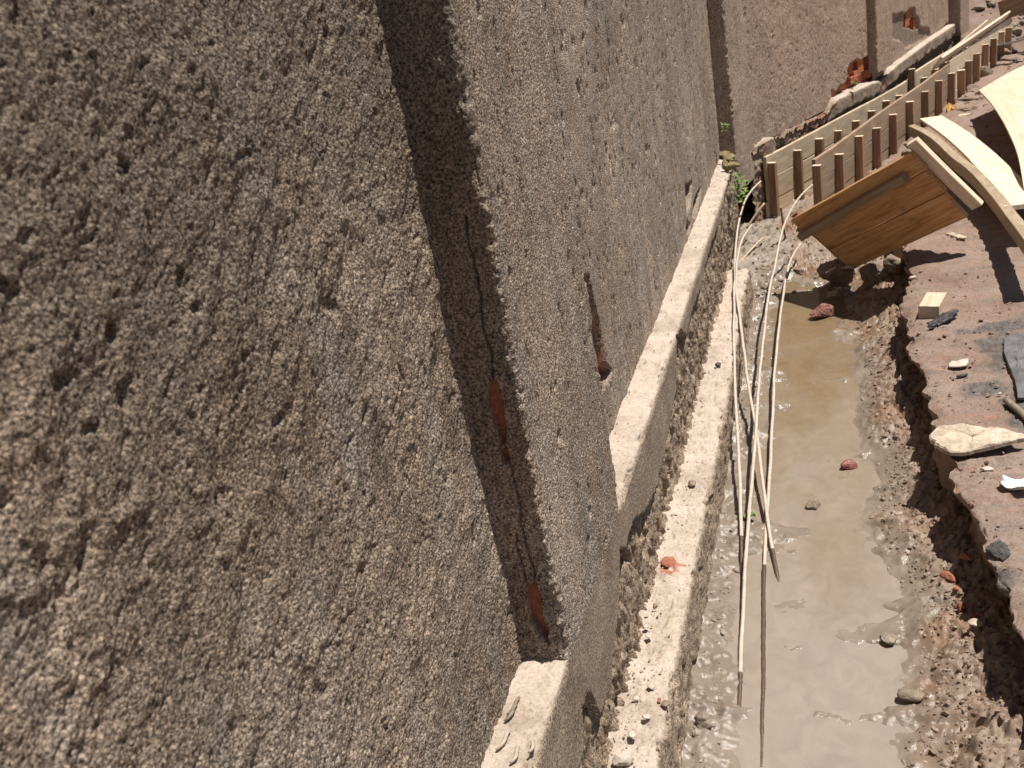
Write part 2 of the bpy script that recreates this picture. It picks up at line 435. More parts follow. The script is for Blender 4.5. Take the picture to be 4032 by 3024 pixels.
def rock(name, c, size, mat, seed, rot=(0, 0, 0), n=4, rough=.25, facets=5, fine=.07, parent=None, **kw):
    V, F = rock_shape(seed, n, rough, facets, fine)
    V = (V * np.asarray(size) / 2) @ rotm(*rot).T
    me = mesh_from(name, V if parent is None else V + c, F, mat)
    o = bpy.data.objects.new(name, me)
    if parent is None: o.location = c
    return link(o, parent, **kw)
def smooth_lin(xs, ys, x): return np.interp(x, xs, ys)

# ------------------------------------------------------------------ the retaining wall
XA, XB, ZP = -.64, -.54, .63          # recessed panel, pilaster face, plinth top
WALL = empty('retaining_wall', (-.6, 3.5, 0), 'tall rough rendered retaining wall with vertical pilasters and cracked plaster', 'wall')

def roughcast(u, z, p, size, amp=1., lump=1.):
    wu = fbm(p / .012, 2, 31) * .0025; wz = fbm(p / .012 + 7, 2, 37) * .0025
    h = .0017 * grains(u + wu, z + wz, size, 3) + .0015 * grains(u - wz, z + wu, size * .6, 8)
    big = fbm(p / .10, 3, 41)
    h = h * (.55 + .6 * np.clip(.6 + big, 0, 1.2)) * amp
    h += lump * (.0019 * fbm(p / .026, 4, 5, .6) + .0022 * fbm(p / .085, 2, 9) + .004 * fbm(p / .35, 2, 13))
    return h

def carve_mask(a, b, p, poly, soft=.004, ragged=.006, freq=.02):
    n = fbm(p / freq, 3, 77) * ragged
    return 1 - sstep(-soft, soft, poly_sd(a, b, poly) + n)

# --- panel A (beside the camera)
ys = np.concatenate([np.linspace(-2.5, .40, 30)[:-1], np.arange(.40, 1.558, .0024)])
zs = np.concatenate([np.arange(.60, 2.06, .0025), 2.06 + np.cumsum(np.linspace(.004, .06, 50))])
Yg, Zg = np.meshgrid(ys, zs, indexing='ij'); p3 = np.stack([np.full_like(Yg, XA), Yg, Zg], -1)
h = roughcast(Yg, Zg, p3, .0066, 1.2, 1.15)
q3 = np.stack([p3[..., 0], (Yg + Zg) * .42, (Zg - Yg) * .9], -1)
h += .0050 * fbm(q3 / .030, 4, 17, .58) + .0062 * fbm(q3 / .075 + 4, 3, 18)
h += -.019 * np.clip(Zg - ZP, 0, 3) / 1.27 + .010 * np.exp(-np.clip(1.558 - Yg, 0, None) / .022) * (1 + .5 * fbm(p3 / .04, 3, 14))
pitn = fbm(q3 / .028 + 3, 3, 91); h -= .007 * sstep(.40, .75, pitn)
h -= .004 * sstep(.55, .8, fbm(p3 / .016 + 9, 2, 95))
clay = np.zeros_like(h)
for (px, py, ry, rz, dep) in [(1010, 585, .014, .016, .016), (545, 645, .009, .009, .013), (500, 1310, .008, .009, .014), (765, 1095, .008, .011, .014),
        (1340, 1175, .02, .024, .013), (1310, 1215, .013, .012, .012), (10, 1170, .03, .02, .016), (1615, 1500, .006, .022, .011), (985, 610, .018, .007, .012), (1000, 1405, .007, .008, .011),
        (810, 1205, .01, .007, .01), (150, 930, .012, .008, .012), (560, 1545, .016, .014, .011), (420, 1690, .018, .009, .011), (905, 1975, .018, .010, .010), (1120, 1660, .016, .008, .010),
        (220, 2210, .012, .016, .010), (1390, 1940, .006, .02, .009), (620, 250, .014, .009, .012), (1330, 130, .01, .012, .012), (300, 1500, .015, .008, .011), (1480, 1420, .006, .010, .010)]:
    q = onx(px, py, XA)
    e = ((Yg - q[1]) / ry) ** 2 + ((Zg - q[2]) / rz) ** 2 + 1.9 * fbm(p3 / .016, 4, 15, .6)
    h -= .75 * dep * (1 - sstep(.0, 1.3, e))
for pts in ([(1400, 2410), (1350, 2475), (1305, 2545)], [(1540, 1770), (1600, 1500)]):
    L = [tuple(onx(*q, XA)[1:]) for q in pts]
    h -= .003 * (1 - sstep(.001, .005, line_d(Yg, Zg, L) + .002 * fbm(p3 / .01, 2, 4)))
# outward bulges of thrown mortar
h += .004 * sstep(.3, .65, fbm(p3 / .06 + 21, 3, 55))
P = p3.copy(); P[..., 0] += h
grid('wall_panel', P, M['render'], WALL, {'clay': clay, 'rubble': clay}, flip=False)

# --- pilaster wrap: profile in plan, swept up
def pilaster(pts, arc_step, zs, size, amp, carve=None, name='pilaster', lump=1.):
    pts = np.asarray(pts, float)
    seg = np.linalg.norm(np.diff(pts, axis=0), axis=1); cum = np.concatenate([[0], np.cumsum(seg)])
    s = np.unique(np.concatenate([np.arange(cum[i], cum[i+1], arc_step[i]) for i in range(len(seg))] + [cum[-1:]]))
    xy = np.stack([np.interp(s, cum, pts[:, 0]), np.interp(s, cum, pts[:, 1])], -1)
    nrm = np.zeros_like(xy)
    segn = np.stack([(pts[1:, 1] - pts[:-1, 1]), -(pts[1:, 0] - pts[:-1, 0])], -1) / seg[:, None]
    rr = .010
    for i in range(len(s)):
        k = min(np.searchsorted(cum, s[i], 'right') - 1, len(seg) - 1); n = segn[k].copy()
        for c in range(1, len(cum) - 1):
            d = s[i] - cum[c]
            if abs(d) < rr:
                t = .5 + .5 * d / rr; n = segn[c-1] * (1 - t) + segn[c] * t
                dirp = (segn[c-1] + segn[c]); dirp /= np.linalg.norm(dirp)
                xy[i] -= dirp * .42 * (rr - abs(d)) ** 2 / rr
        nrm[i] = n / np.linalg.norm(n)
    Sg, Zg = np.meshgrid(s, zs, indexing='ij')
    p = np.stack([np.broadcast_to(xy[:, :1], Sg.shape), np.broadcast_to(xy[:, 1:], Sg.shape), Zg], -1)
    h = roughcast(Sg + 3.3, Zg, p, size, amp, lump)
    for c in cum[1:-1]:      # nibbled corners
        near = np.exp(-((Sg - c) / .012) ** 2)
        h += near * (.005 * fbm(p / .012, 3, 61, .6) + .004 * fbm(p / .035, 2, 63) - .012 * sstep(.12, .5, fbm(p / .038 + 2, 2, 71)))
    at = {'clay': np.zeros_like(h), 'rubble': np.zeros_like(h)}
    if carve: h = carve(h, Sg, Zg, p, at, cum)
    P = p.copy(); P[..., 0] += nrm[:, None, 0] * h; P[..., 1] += nrm[:, None, 1] * h
    return grid(name, P, M['render'], WALL, at)

YB0, YB1 = 1.55, 2.145
def carveB(h, S, Z, p, at, cum):
    side = S < cum[1]; x = p[..., 0]
    pn = p / .012
    jx = .0035 * fbm(p / .018, 3, 3); jz = .0035 * fbm(p / .018 + 5, 3, 6)
    crk = [tuple(ony(*q, YB0)[[0, 2]]) for q in [(1830, 850), (1840, 930), (1880, 1080), (1893, 1210), (1900, 1290), (1935, 1390), (1937, 1500)]]
    d = line_d(x + jx, Z + jz, crk); h = h - np.where(side, .018 * (1 - sstep(.0008, .003, d)), 0)
    for crk2 in ([(1985, 1760), (2010, 1840), (2040, 1960), (2050, 2060), (2075, 2160), (2105, 2260), (2107, 2295)], [(2030, 2100), (2040, 2180), (2064, 2271)]):
        L = [tuple(ony(*q, YB0)[[0, 2]]) for q in crk2]
        h = h - np.where(side, .014 * (1 - sstep(.0008, .0028, line_d(x + jx, Z + jz, L))), 0)
    for hole in ([(1922, 1510), (1950, 1500), (1972, 1560), (1985, 1640), (1990, 1740), (1968, 1762), (1955, 1690), (1933, 1640), (1916, 1570)],
                 [(1965, 1775), (1990, 1770), (2005, 1815), (1990, 1830), (1972, 1810)],
                 [(2064, 2271), (2086, 2312), (2107, 2290), (2130, 2345), (2136, 2426), (2160, 2475), (2155, 2520), (2130, 2500), (2090, 2432), (2083, 2370)]):
        L = [tuple(ony(*q, YB0)[[0, 2]]) for q in hole]
        m = np.where(side, carve_mask(x, Z, p, L, .0015, .003, .012), 0)
        h = h * (1 - m * .7) - m * .020; at['clay'] = np.maximum(at['clay'], sstep(.35, .65, m))
    # faint scratches and pocks of the front
    h = h - np.where(~side, .007 * sstep(.4, .65, fbm(p * np.array([1, 1, .45]) / .022 + 4, 2, 19)), 0)
    return h
zsB = np.concatenate([np.arange(ZP, 2.25, .0027), 2.25 + np.cumsum(np.linspace(.01, .07, 34))])
pilaster([(XA - .06, YB0), (XB, YB0), (XB, YB1), (XA - .03, YB1)], [.0021, .0034, .01], zsB, .0068, 1.0, carveB)

# --- panel C
def geo(a, b, s0, s1):
    out = [a]; 
    while out[-1] < b:
        t = (out[-1] - a) / (b - a); out.append(out[-1] + s0 + (s1 - s0) * t)
    return np.array(out)
ys = geo(YB1 - .02, 6.60, .0040, .016)
zs = np.concatenate([np.arange(.60, 1.95, .0049), 1.95 + np.cumsum(np.linspace(.01, .08, 34))])
Yg, Zg = np.meshgrid(ys, zs, indexing='ij'); p3 = np.stack([np.full_like(Yg, XA), Yg, Zg], -1)
h = roughcast(Yg, Zg, p3, .0085, 1.0)
h -= .008 * sstep(.3, .6, fbm(p3 * np.array([1, 1, .4]) / .022 + 4, 2, 19))
clay = np.zeros_like(h); rub = np.zeros_like(h)
L = [tuple(onx(*q, XA)[1:]) for q in [(2285, 1085), (2318, 1095), (2338, 1190), (2366, 1300), (2386, 1430), (2410, 1462), (2404, 1490), (2386, 1500), (2374, 1600), (2360, 1640), (2325, 1400)]]
m = carve_mask(Yg, Zg, p3, L, .004, .008, .03); h = h * (1 - .6 * m) - .045 * m; clay = np.maximum(clay, sstep(.3, .7, m) * sstep(-.35, -.1, fbm(p3 / .05, 2, 2)))
for poly in ([(2696, 728), (2722, 718), (2722, 764), (2713, 820), (2704, 840), (2698, 781)], [(2760, 738), (2754, 793), (2735, 855), (2722, 850), (2728, 800), (2742, 765)], [(2703, 870), (2716, 880), (2714, 920), (2704, 915)]):
    L = [tuple(onx(*q, XA)[1:]) for q in poly]
    m = carve_mask(Yg, Zg, p3, L, .006, .01, .03); h = h - .03 * m; rub = np.maximum(rub, m * .8)
P = p3.copy(); P[..., 0] += h
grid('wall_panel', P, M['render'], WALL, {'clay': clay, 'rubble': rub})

# --- the turning part of the wall: pilasters D, F, H and panels E, G
zsD = np.concatenate([np.arange(ZP - .25, 1.75, .007), 1.75 + np.cumsum(np.linspace(.02, .12, 26))])
pilaster([(XA - .03, 6.55), (XB, 6.55), (-.455, 7.02), (-.56, 7.08)], [.006, .010, .03], zsD, .014, 1.3, lump=1.2)
def far_panel(pts, step, z0, z1, holes, seed=0):
    pts = np.asarray(pts, float); seg = np.linalg.norm(np.diff(pts, axis=0), axis=1); cum = np.concatenate([[0], np.cumsum(seg)])
    s = np.arange(0, cum[-1], step)
    xy = np.stack([np.interp(s, cum, pts[:, 0]), np.interp(s, cum, pts[:, 1])], -1)
    zs = np.concatenate([np.arange(z0, z1, step), z1 + np.cumsum(np.linspace(.02, .14, 24))])
    Sg, Zg = np.meshgrid(s, zs, indexing='ij')
    p = np.stack([np.broadcast_to(xy[:, :1], Sg.shape), np.broadcast_to(xy[:, 1:], Sg.shape), Zg], -1)
    d = pts[-1] - pts[0]; d = d / np.linalg.norm(d); n3 = np.array([d[1], -d[0], 0.]); p0 = np.array([*pts[0], 0.])
    h = roughcast(Sg, Zg, p, .020, 1.4, 1.4) - .008 * sstep(.38, .7, fbm(p / .03 + 4, 3, 19))
    at = {'clay': np.zeros_like(h), 'rubble': np.zeros_like(h)}
    frames = []
    for poly, depth, key in holes:
        L = []
        for q in poly:
            w = onplane(*q, p0, n3); L.append(((w[:2] - pts[0]) @ d, w[2]))
        a = (p[..., :2] - pts[0]) @ d
        m = carve_mask(a, Zg, p, L, .006, .010, .05)
        h = h * (1 - m * .6) - m * depth; at[key] = np.maximum(at[key], sstep(.3, .7, m)); frames.append((np.array(L)))
    P = p.copy(); P[..., 0] += n3[0] * h; P[..., 1] += n3[1] * h
    grid('wall_panel', P, M['render'], WALL, at)
    return pts[0], d, n3, frames
EP = [(-.52, 6.90), (-.468, 7.02), (.011, 8.185), (.414, 9.149)]
zoomE = lambda L: [(2900 + x * .2712, y * .2712) for x, y in L]
zoomG = lambda L: [(3432 + x * .2712, y * .2712) for x, y in L]
holeE = zoomE([(1380, 1300), (1440, 1330), (1480, 1280), (1590, 1190), (1600, 1120), (1615, 1010), (1640, 930), (1740, 860), (1800, 885), (1900, 815), (2010, 790), (2100, 1000), (2060, 1150), (1900, 1210), (1600, 1330), (1440, 1420), (1385, 1400)])
p0E, dE, nE, frE = far_panel(EP, .0075, ZP - .06, 1.62, [(holeE, .055, 'clay')])
GP = [(.414, 9.149), (1.341, 12.17), (1.45, 12.53)]
holeG = zoomG([(300, 205), (345, 225), (430, 180), (510, 190), (545, 130), (625, 112), (645, 240), (690, 275), (702, 395), (832, 400), (852, 520), (640, 640), (500, 700), (420, 600), (300, 560)])
slitG = zoomG([(262, 520), (242, 720), (180, 910), (165, 900), (205, 690)])
brkG = zoomG([(505, 200), (550, 135), (620, 118), (640, 245), (688, 280), (698, 400), (640, 430), (560, 395), (495, 380)])
brkG2 = zoomG([(1020, 430), (1090, 330), (1120, 345), (1050, 440)])
p0G, dG, nG, frG = far_panel(GP, .011, ZP - .02, 1.62, [(holeG, .020, 'rubble'), (brkG, .06, 'clay'), (slitG, .05, 'clay'), (brkG2, .04, 'rubble')])
pilaster([(.385, 9.09), (.455, 9.065), (.60, 9.47), (.53, 9.50)], [.008, .010, .03], np.concatenate([np.arange(ZP + .05, 1.5, .009), 1.5 + np.cumsum(np.linspace(.03, .14, 26))]), .016, 1.3)
pilaster([(1.345, 12.18), (1.455, 12.145), (1.59, 12.56), (1.49, 12.60)], [.012, .014, .05], np.concatenate([np.arange(ZP - .1, 1.5, .013), 1.5 + np.cumsum(np.linspace(.03, .14, 26))]), .02, 1.3)

# bricks showing in the plaster holes (each its own part)
def wall_brick(p0, d, n3, a, z, L, hgt, out=-.018, turn=0., seed=0):
    c = np.array([p0[0] + d[0] * a, p0[1] + d[1] * a, z]) + n3 * (out - .04)
    dd = np.array([d[0], d[1], turn])
    V, F, G = frame_plank([c - dd * L / 2, c + dd * L / 2], (0, 0, 1), hgt, .08, seed)
    r = np.random.default_rng(seed); V = V + .004 * fbm(V / .03, 2, seed)[:, None] * n3
    o = bpy.data.objects.new('brick', mesh_from('brick', V, F, M['brick'], None, False)); link(o, WALL)
fr = frE[0]
zoomw = lambda x, y: onplane(2900 + x * .2712, y * .2712, np.array([*p0E, 0.]), nE)
for k, (x, y, L, hh) in enumerate([(1690, 960, .085, .11), (1830, 940, .12, .12), (1960, 900, .07, .10), (1640, 1080, .10, .05), (1780, 1060, .14, .05), (1950, 1060, .08, .07), (2050, 1080, .06, .09), (1560, 1215, .12, .05), (1730, 1150, .15, .05), (1440, 1370, .10, .05)]):
    w = zoomw(x, y); wall_brick(p0E, dE, nE, (w[:2] - p0E) @ dE, w[2], L, hh, -.022 + .006 * (k % 3), 0, 40 + k)
zoomg = lambda x, y: onplane(3432 + x * .2712, y * .2712, np.array([*p0G, 0.]), nG)
for k, (x, y, L, hh) in enumerate([(572, 205, .16, .11), (560, 320, .17, .08), (660, 340, .09, .10), (225, 640, .05, .12), (205, 800, .06, .13)]):
    w = zoomg(x, y); wall_brick(p0G, dG, nG, (w[:2] - p0G) @ dG, w[2], L, hh, -.025, 0, 60 + k)

# --- plinth: ledge + face, swept along the straight wall
def arc_profile(corners, steps, r, cnt=None):
    """polyline of corners in (x,z) with one rounded corner radius r at the middle"""
    a, b, c = [np.array(q, float) for q in corners]
    u = (a - b) / np.linalg.norm(a - b); v = (c - b) / np.linalg.norm(c - b)
    A = b + u * r; B = b + v * r
    t = np.linspace(0, 1, 14)[:, None]
    arc = (1 - t) ** 2 * A + 2 * t * (1 - t) * b + t * t * B
    n1 = max(2, int(np.linalg.norm(a - b) / steps[0])); n2 = max(2, int(np.linalg.norm(c - b) / steps[1]))
    if cnt: n1, n2 = cnt
    return np.vstack([np.linspace(a, A, n1)[:-1], arc, np.linspace(B, c, n2)[1:]])
def swept(name, prof_fn, ys, disp, mat, attrf, **kw):
    rows = [prof_fn(y) for y in ys]
    Pr = np.array(rows)                                      # ny, np, 2
    d = np.gradient(Pr, axis=1); n = np.stack([-d[..., 1], d[..., 0]], -1); n /= np.linalg.norm(n, axis=-1, keepdims=True)
    n = np.where(((n[..., :1] + n[..., 1:]) < 0), -n, n)
    arc = np.concatenate([np.zeros((len(ys), 1)), np.cumsum(np.linalg.norm(np.diff(Pr, axis=1), axis=-1), 1)], 1)
    Yg = np.broadcast_to(np.asarray(ys)[:, None], arc.shape)
    p = np.stack([Pr[..., 0], Yg, Pr[..., 1]], -1)
    h, at = disp(p, arc, n)
    P = p.copy(); P[..., 0] += n[..., 0] * h; P[..., 2] += n[..., 1] * h
    return grid(name, P, mat, WALL, at, **kw)
def plinth_prof(y):
    inB = sstep(YB0 - .012, YB0, y) * (1 - sstep(YB1, YB1 + .012, y))
    far = sstep(2.4, 4.0, y)
    r = .024 * (1 - inB) + .004 * inB + .008 * far
    zt = ZP - .012 * far * 0
    return arc_profile([(XA - .01, zt), (XB, zt), (XB, .15)], (.005, .0038), r)
zbp = np.array([(.2, .40), (1.2, .40), (1.50, .385), (1.56, .40), (1.585, .475), (1.65, .475), (1.69, .37), (1.80, .36), (2.0, .42), (2.09, .545), (2.16, .50), (2.30, .50), (2.5, .42), (2.7, .39), (2.9, .42), (3.2, .474), (3.30, .55), (3.37, .612), (3.48, .60), (3.6, .53), (4.0, .55), (4.5, .56), (5.2, .56), (5.6, .60), (6.6, .60)])
def plinth_disp(p, arc, n):
    y, z = p[..., 1], p[..., 2]
    h = roughcast(y, arc + 9, p, .0068, .8, .7)
    top = n[..., 1] > .75
    h = np.where(top, h * .45, h)
    zb = np.interp(y, zbp[:, 0], zbp[:, 1]) + .014 * fbm(p / .03, 4, 7) + .02 * fbm(p / .11 + 3, 2, 8)
    m = (1 - sstep(-.003, .003, z - zb)) * sstep(-.046, -.034, p[..., 0] - XB + .012 * fbm(p / .03 + 2, 3, 91))
    edge = np.exp(-np.clip(zb - z, 0, None) / .05)
    deep = m * (.014 + .026 * edge + .018 * np.clip(fbm(p * np.array([1, 1, .5]) / .05, 4, 12) + .15, 0, 1) )
    rough = m * (.016 * fbm(p * np.array([1, 1, .38]) / .020, 5, 23, .6) - .030 * (1 - sstep(0, .18, np.abs(fbm(p * np.array([1, 1, .30]) / .045 + 2, 3, 24)))))
    foot = sstep(.22, .18, z)
    h = h - deep * (1 - .5 * foot) + rough
    top_w = n[..., 1] > .5
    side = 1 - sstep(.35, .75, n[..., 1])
    clay = np.zeros_like(h)
    oc = np.exp(-((n[..., 1] - .7) / .35) ** 2)      # chipped outer edge
    h -= oc * (.016 * sstep(.10, .5, fbm(p / .045 + 6, 4, 89, .6)) + .006 * np.abs(fbm(p / .015, 3, 90)))
    h += np.where(top_w, .004 * fbm(p / .05, 3, 88), 0)
    return h, {'rubble': m, 'side': side, 'clay': clay}
ys = np.concatenate([np.linspace(-2, .9, 12)[:-1], geo(.9, 6.56, .0036, .011)])
swept('plinth', plinth_prof, ys, plinth_disp, M['ledge'], None, flip=True)
# --- footing
XF = -.43
def foot_prof(y):
    t = .012 * math.sin(y * 2.1)
    return arc_profile([(-.60, .190), (XF + t * .4, .190), (XF + .012, -.06)], (.0042, .0045), .030, (42, 56))
def foot_disp(p, arc, n):
    y = p[..., 1]; top = n[..., 1] > .6
    h = .006 * fbm(p / .10, 3, 3) + .0016 * grains(y, arc, .007, 2) + .003 * fbm(p / .03, 3, 6)
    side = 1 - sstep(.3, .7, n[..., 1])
    oc = np.exp(-((n[..., 1] - .7) / .4) ** 2)
    h -= oc * (.020 * sstep(.08, .5, fbm(p / .06 + 6, 4, 89, .6)) + .008 * np.abs(fbm(p / .018, 3, 90)))
    h -= (1 - side) * .010 * sstep(.25, .6, fbm(p / .05 + 1, 4, 92, .6))
    h += side * (.010 * fbm(p / .05, 4, 31) + .003 * grains(y, arc, .012, 6)) - side * .016 * sstep(.2, .6, fbm(p / .06 + 8, 3, 33))
    clay = np.zeros_like(h); 
    c = onz(2640, 2235, .19)
    e = ((p[..., 0] - c[0]) / .045) ** 2 + ((y - c[1]) / .075) ** 2 + .8 * fbm(p / .03, 3, 44)
    h += np.where(top, .012 * (1 - sstep(.3, 1.2, e)) + .008 * (1 - sstep(.2, 1.5, e)) * fbm(p / .012, 3, 3), 0); clay = (1 - sstep(.45, .8, e + .9 * fbm(p / .022 + 3, 2, 9) + .3)) * top
    for (px, py, rx, ry_) in ((2690, 2510, .05, .09), (2560, 2790, .05, .10), (2610, 1960, .02, .05), (2740, 1440, .05, .05)):
        c = onz(px, py, .19); e = ((p[..., 0] - c[0]) / rx) ** 2 + ((y - c[1]) / ry_) ** 2
        h += np.where(top, np.exp(-e) * (.005 + .008 * np.abs(fbm(p / .018, 3, 13))), 0)
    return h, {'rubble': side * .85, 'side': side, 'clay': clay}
ys = np.concatenate([np.linspace(-2, .9, 12)[:-1], geo(.9, 5.50, .0036, .010)])
swept('footing', foot_prof, ys, foot_disp, M['ledge'], None, flip=True)
V, F, G = frame_plank([(-.515, 5.44, .055), (-.515, 5.497, .055)], (1, 0, 0), .165, .25, 3)
link(bpy.data.objects.new('footing_end', mesh_from('footing_end', V, F, M['ledge'], {'rubble': np.zeros(len(V)), 'side': np.ones(len(V)), 'clay': np.zeros(len(V))}, False)), WALL)

# far plinth in front of panel E and G, broken open
def far_plinth():
    pts = np.array([(-.50, 6.93), (-.468, 7.02), (.011, 8.185), (.414, 9.149), (1.341, 12.17), (1.5, 12.7)])
    seg = np.linalg.norm(np.diff(pts, axis=0), axis=1); cum = np.concatenate([[0], np.cumsum(seg)])
    s = geo(0, cum[-1], .009, .02)
    xy = np.stack([np.interp(s, cum, pts[:, 0]), np.interp(s, cum, pts[:, 1])], -1)
    tg = np.gradient(xy, axis=0); tg /= np.linalg.norm(tg, axis=1)[:, None]; nr = np.stack([tg[:, 1], -tg[:, 0]], -1)
    zt = np.interp(s, [0, .9, 1.25, 1.5, 2.2, 2.45, 3, 4.2, 6.5], [.60, .60, .585, .63, .62, .60, .64, .66, .66])
    prof = arc_profile([(-.04, 0), (.065, 0), (.065, -.75)], (.008, .011), .025)
    off = prof[None, :, 0]; zz = zt[:, None] + prof[None, :, 1]
    P = np.stack([xy[:, :1] + nr[:, :1] * off, xy[:, 1:] + nr[:, 1:] * off, zz], -1)
    d = np.gradient(prof, axis=0); pn = np.stack([-d[:, 1], d[:, 0]], -1); pn /= np.linalg.norm(pn, axis=1)[:, None]
    h = .004 * grains(np.broadcast_to(s[:, None], zz.shape), zz + off, .016, 3) + .006 * fbm(P / .06, 3, 4)
    t = s[:, None]
    brk = sstep(.25, .45, t) * (1 - sstep(1.35, 1.5, t))        # torn stretch
    brk = np.maximum(brk, 1 - sstep(.05, .3, t)) * np.ones_like(zz)
    brk = np.maximum(brk, sstep(2.35, 2.5, t) * (1 - sstep(2.75, 2.9, t)) * .6)
    low = 1 - sstep(-.14, -.10, prof[None, :, 1] + .03 * fbm(P / .08, 3, 5))
    m = np.clip(np.maximum(brk, low * .8), 0, 1)
    h = h - m * .045 + m * (.032 * fbm(P / .05, 4, 9, .6) + .012 * fbm(P / .015, 2, 6))
    side = np.broadcast_to((1 - sstep(.35, .75, pn[:, 1]))[None], zz.shape)
    P[..., 0] += nr[:, :1] * pn[None, :, 0] * h; P[..., 1] += nr[:, 1:] * pn[None, :, 0] * h; P[..., 2] += pn[None, :, 1] * h
    grid('plinth', P, M['ledge'], WALL, {'rubble': m, 'side': side, 'clay': np.clip(brk * (fbm(P / .08 + 2, 3, 15) > .12), 0, 1) * .8}, flip=True)
far_plinth()
# masonry core behind the render
core = np.array([(-.70, -2.5), (-.70, 6.9), (-.58, 7.1), (-.07, 8.22), (.33, 9.18), (1.25, 12.2), (1.37, 12.6), (.6, 12.9), (-.5, 9.6), (-1.3, 7.4), (-1.3, -2.5)])
bm = bmesh.new(); vs = [bm.verts.new((x, y, 0)) for x, y in core]; f = bm.faces.new(vs)
ex = bmesh.ops.extrude_face_region(bm, geom=[f]); bmesh.ops.translate(bm, vec=(0, 0, 3.2), verts=[v for v in ex['geom'] if isinstance(v, bmesh.types.BMVert)])
bmesh.ops.recalc_face_normals(bm, faces=bm.faces)
me = bpy.data.meshes.new('wall_core'); bm.to_mesh(me); bm.free(); me.materials.append(M['brick'])
link(bpy.data.objects.new('wall_core', me), WALL)

# ------------------------------------------------------------------ trench floor, bank, water
EDGE_PX = [(3592, 1089), (3560, 1174), (3550, 1210), (3568, 1258), (3592, 1330), (3562, 1367), (3592, 1409), (3622, 1451), (3646, 1511), (3658, 1577), (3688, 1644), (3680, 1700), (3728, 1766),
           (3757, 1831), (3744, 1869), (3755, 1918), (3785, 1956), (3828, 1994), (3866, 2070), (3877, 2135), (3893, 2200), (3918, 2227), (3945, 2303), (3981, 2380), (3995, 2443), (4060, 2560)]
BANK_Z = .275
e3 = np.array([onz(px, py, BANK_Z) for px, py in EDGE_PX])
ey = np.concatenate([[-3, .5, 1.4], e3[::-1, 1], [5.6, 6.1, 6.6, 7.2, 8.4, 10.9, 14.4, 22, 60]])
ex_ = np.concatenate([[.9, .75, .6], e3[::-1, 0], [.36, .28, .12, .13, .53, 1.37, 2.5, 5, 20]])
o_ = np.argsort(ey, kind='stable'); ey, ex_ = ey[o_], ex_[o_]
def edge_x(y): return np.interp(y, ey, ex_)
WL = np.array([(-.42, 8.0), (-.388, 6.06), (-.389, 5.41), (-.375, 4.35), (-.358, 3.59), (-.366, 3.03), (-.359, 2.59), (-.354, 2.23), (-.335, 1.93), (-.33, .5)])[::-1]
WR = np.array([(-.25, 6.6), (-.029, 5.96), (.016, 5.32), (.146, 4.49), (.094, 4.02), (.128, 3.69), (.158, 3.56), (.12, 3.37), (.102, 3.19), (.084, 2.98), (.143, 2.80), (.186, 2.60), (.198, 2.43), (.183, 2.27), (.121, 2.12), (.05, 1.96), (-.05, 1.6), (-.1, .5)])[::-1]
def floor_h(x, y):
    p = np.stack([x, y, np.zeros_like(x)], -1)
    wl = np.interp(y, WL[:, 1], WL[:, 0]); wr = np.interp(y, WR[:, 1], WR[:, 0])
    far = sstep(5.6, 6.2, y)
    wl = wl + .06 + .085 * fbm(p / .22, 3, 51) + .03 * fbm(p / .06, 3, 52); wr = wr - .015 + .12 * fbm(p / .26 + 3, 3, 53) + .045 * fbm(p / .05, 3, 54)
    inside = np.minimum(x - wl, wr - x)                        # >0 in water
    inside = inside - far * .5
    h = np.where(inside > 0, -np.minimum(inside * .16, .02), np.minimum(-inside * .12, .03))
    ex = edge_x(y)
    rise = sstep(-.26, .0, x - ex)
    h = h + .055 * rise + .03 * far
    dry = sstep(-.01, .05, -inside)
    right = (x > (wl + wr) / 2)
    lump = .010 * fbm(p / .05, 3, 61) + .006 * fbm(p / .018, 3, 62)
    crumb = np.where(right, sstep(.03, .22, -inside) * .85 + .12 * sstep(0, .03, -inside), 0) * (.034 * fbm(p / .055, 5, 63, .62) + .022 * (1 - 2 * np.abs(fbm(p / .03 + 4, 3, 5))) * .5 + .012 * np.abs(fbm(p / .013, 3, 6)) - .018 * (1 - sstep(0, .12, np.abs(fbm(p / .06 + 8, 3, 11)))))
    left = np.where(right, 0, dry) * (.016 * fbm(p / .045, 4, 64) + .005)
    # low bars of silt breaking the water surface
    bars = .022 * sstep(.08, .55, fbm(p * np.array([1.0, 1.5, 1]) / .17 + 6, 5, 65, .55))
    h = h + lump * (.35 + .65 * dry) + crumb + left + bars + far * .02 * fbm(p / .07, 4, 66)
    red = np.where(right, sstep(0, .12, -inside), 0) * (.45 + .55 * sstep(-.3, .4, fbm(p / .25, 2, 67)))
    wet = 1 - .75 * sstep(.01, .09, h)
    return h, red, wet
ys = np.concatenate([np.linspace(-2, .8, 10)[:-1], geo(.8, 6.0, .0032, .010), 6.0 + np.cumsum(np.full(200, .011)), 8.25 + np.cumsum(np.linspace(.05, .6, 22))])
ts = np.concatenate([np.arange(0, 1.001, 1 / 172.)])
xl = -.47 + .0 * ys
xl = np.where(ys > 5.5, np.interp(ys, [5.5, 5.6, 7.0, 8.2, 9.2, 12.2, 20], [-.47, -.62, -.62, -.1, .3, 1.25, 3.6]), xl)
xr = edge_x(ys) + .06
Xg = xl[:, None] + (xr - xl)[:, None] * ts[None]; Yg = np.broadcast_to(ys[:, None], Xg.shape)
h, red, wet = floor_h(Xg, Yg)
grid('trench_floor', np.stack([Xg, Yg, h], -1), M['mud'], None, {'red': red, 'wet': wet}, flip=True, kind='structure')

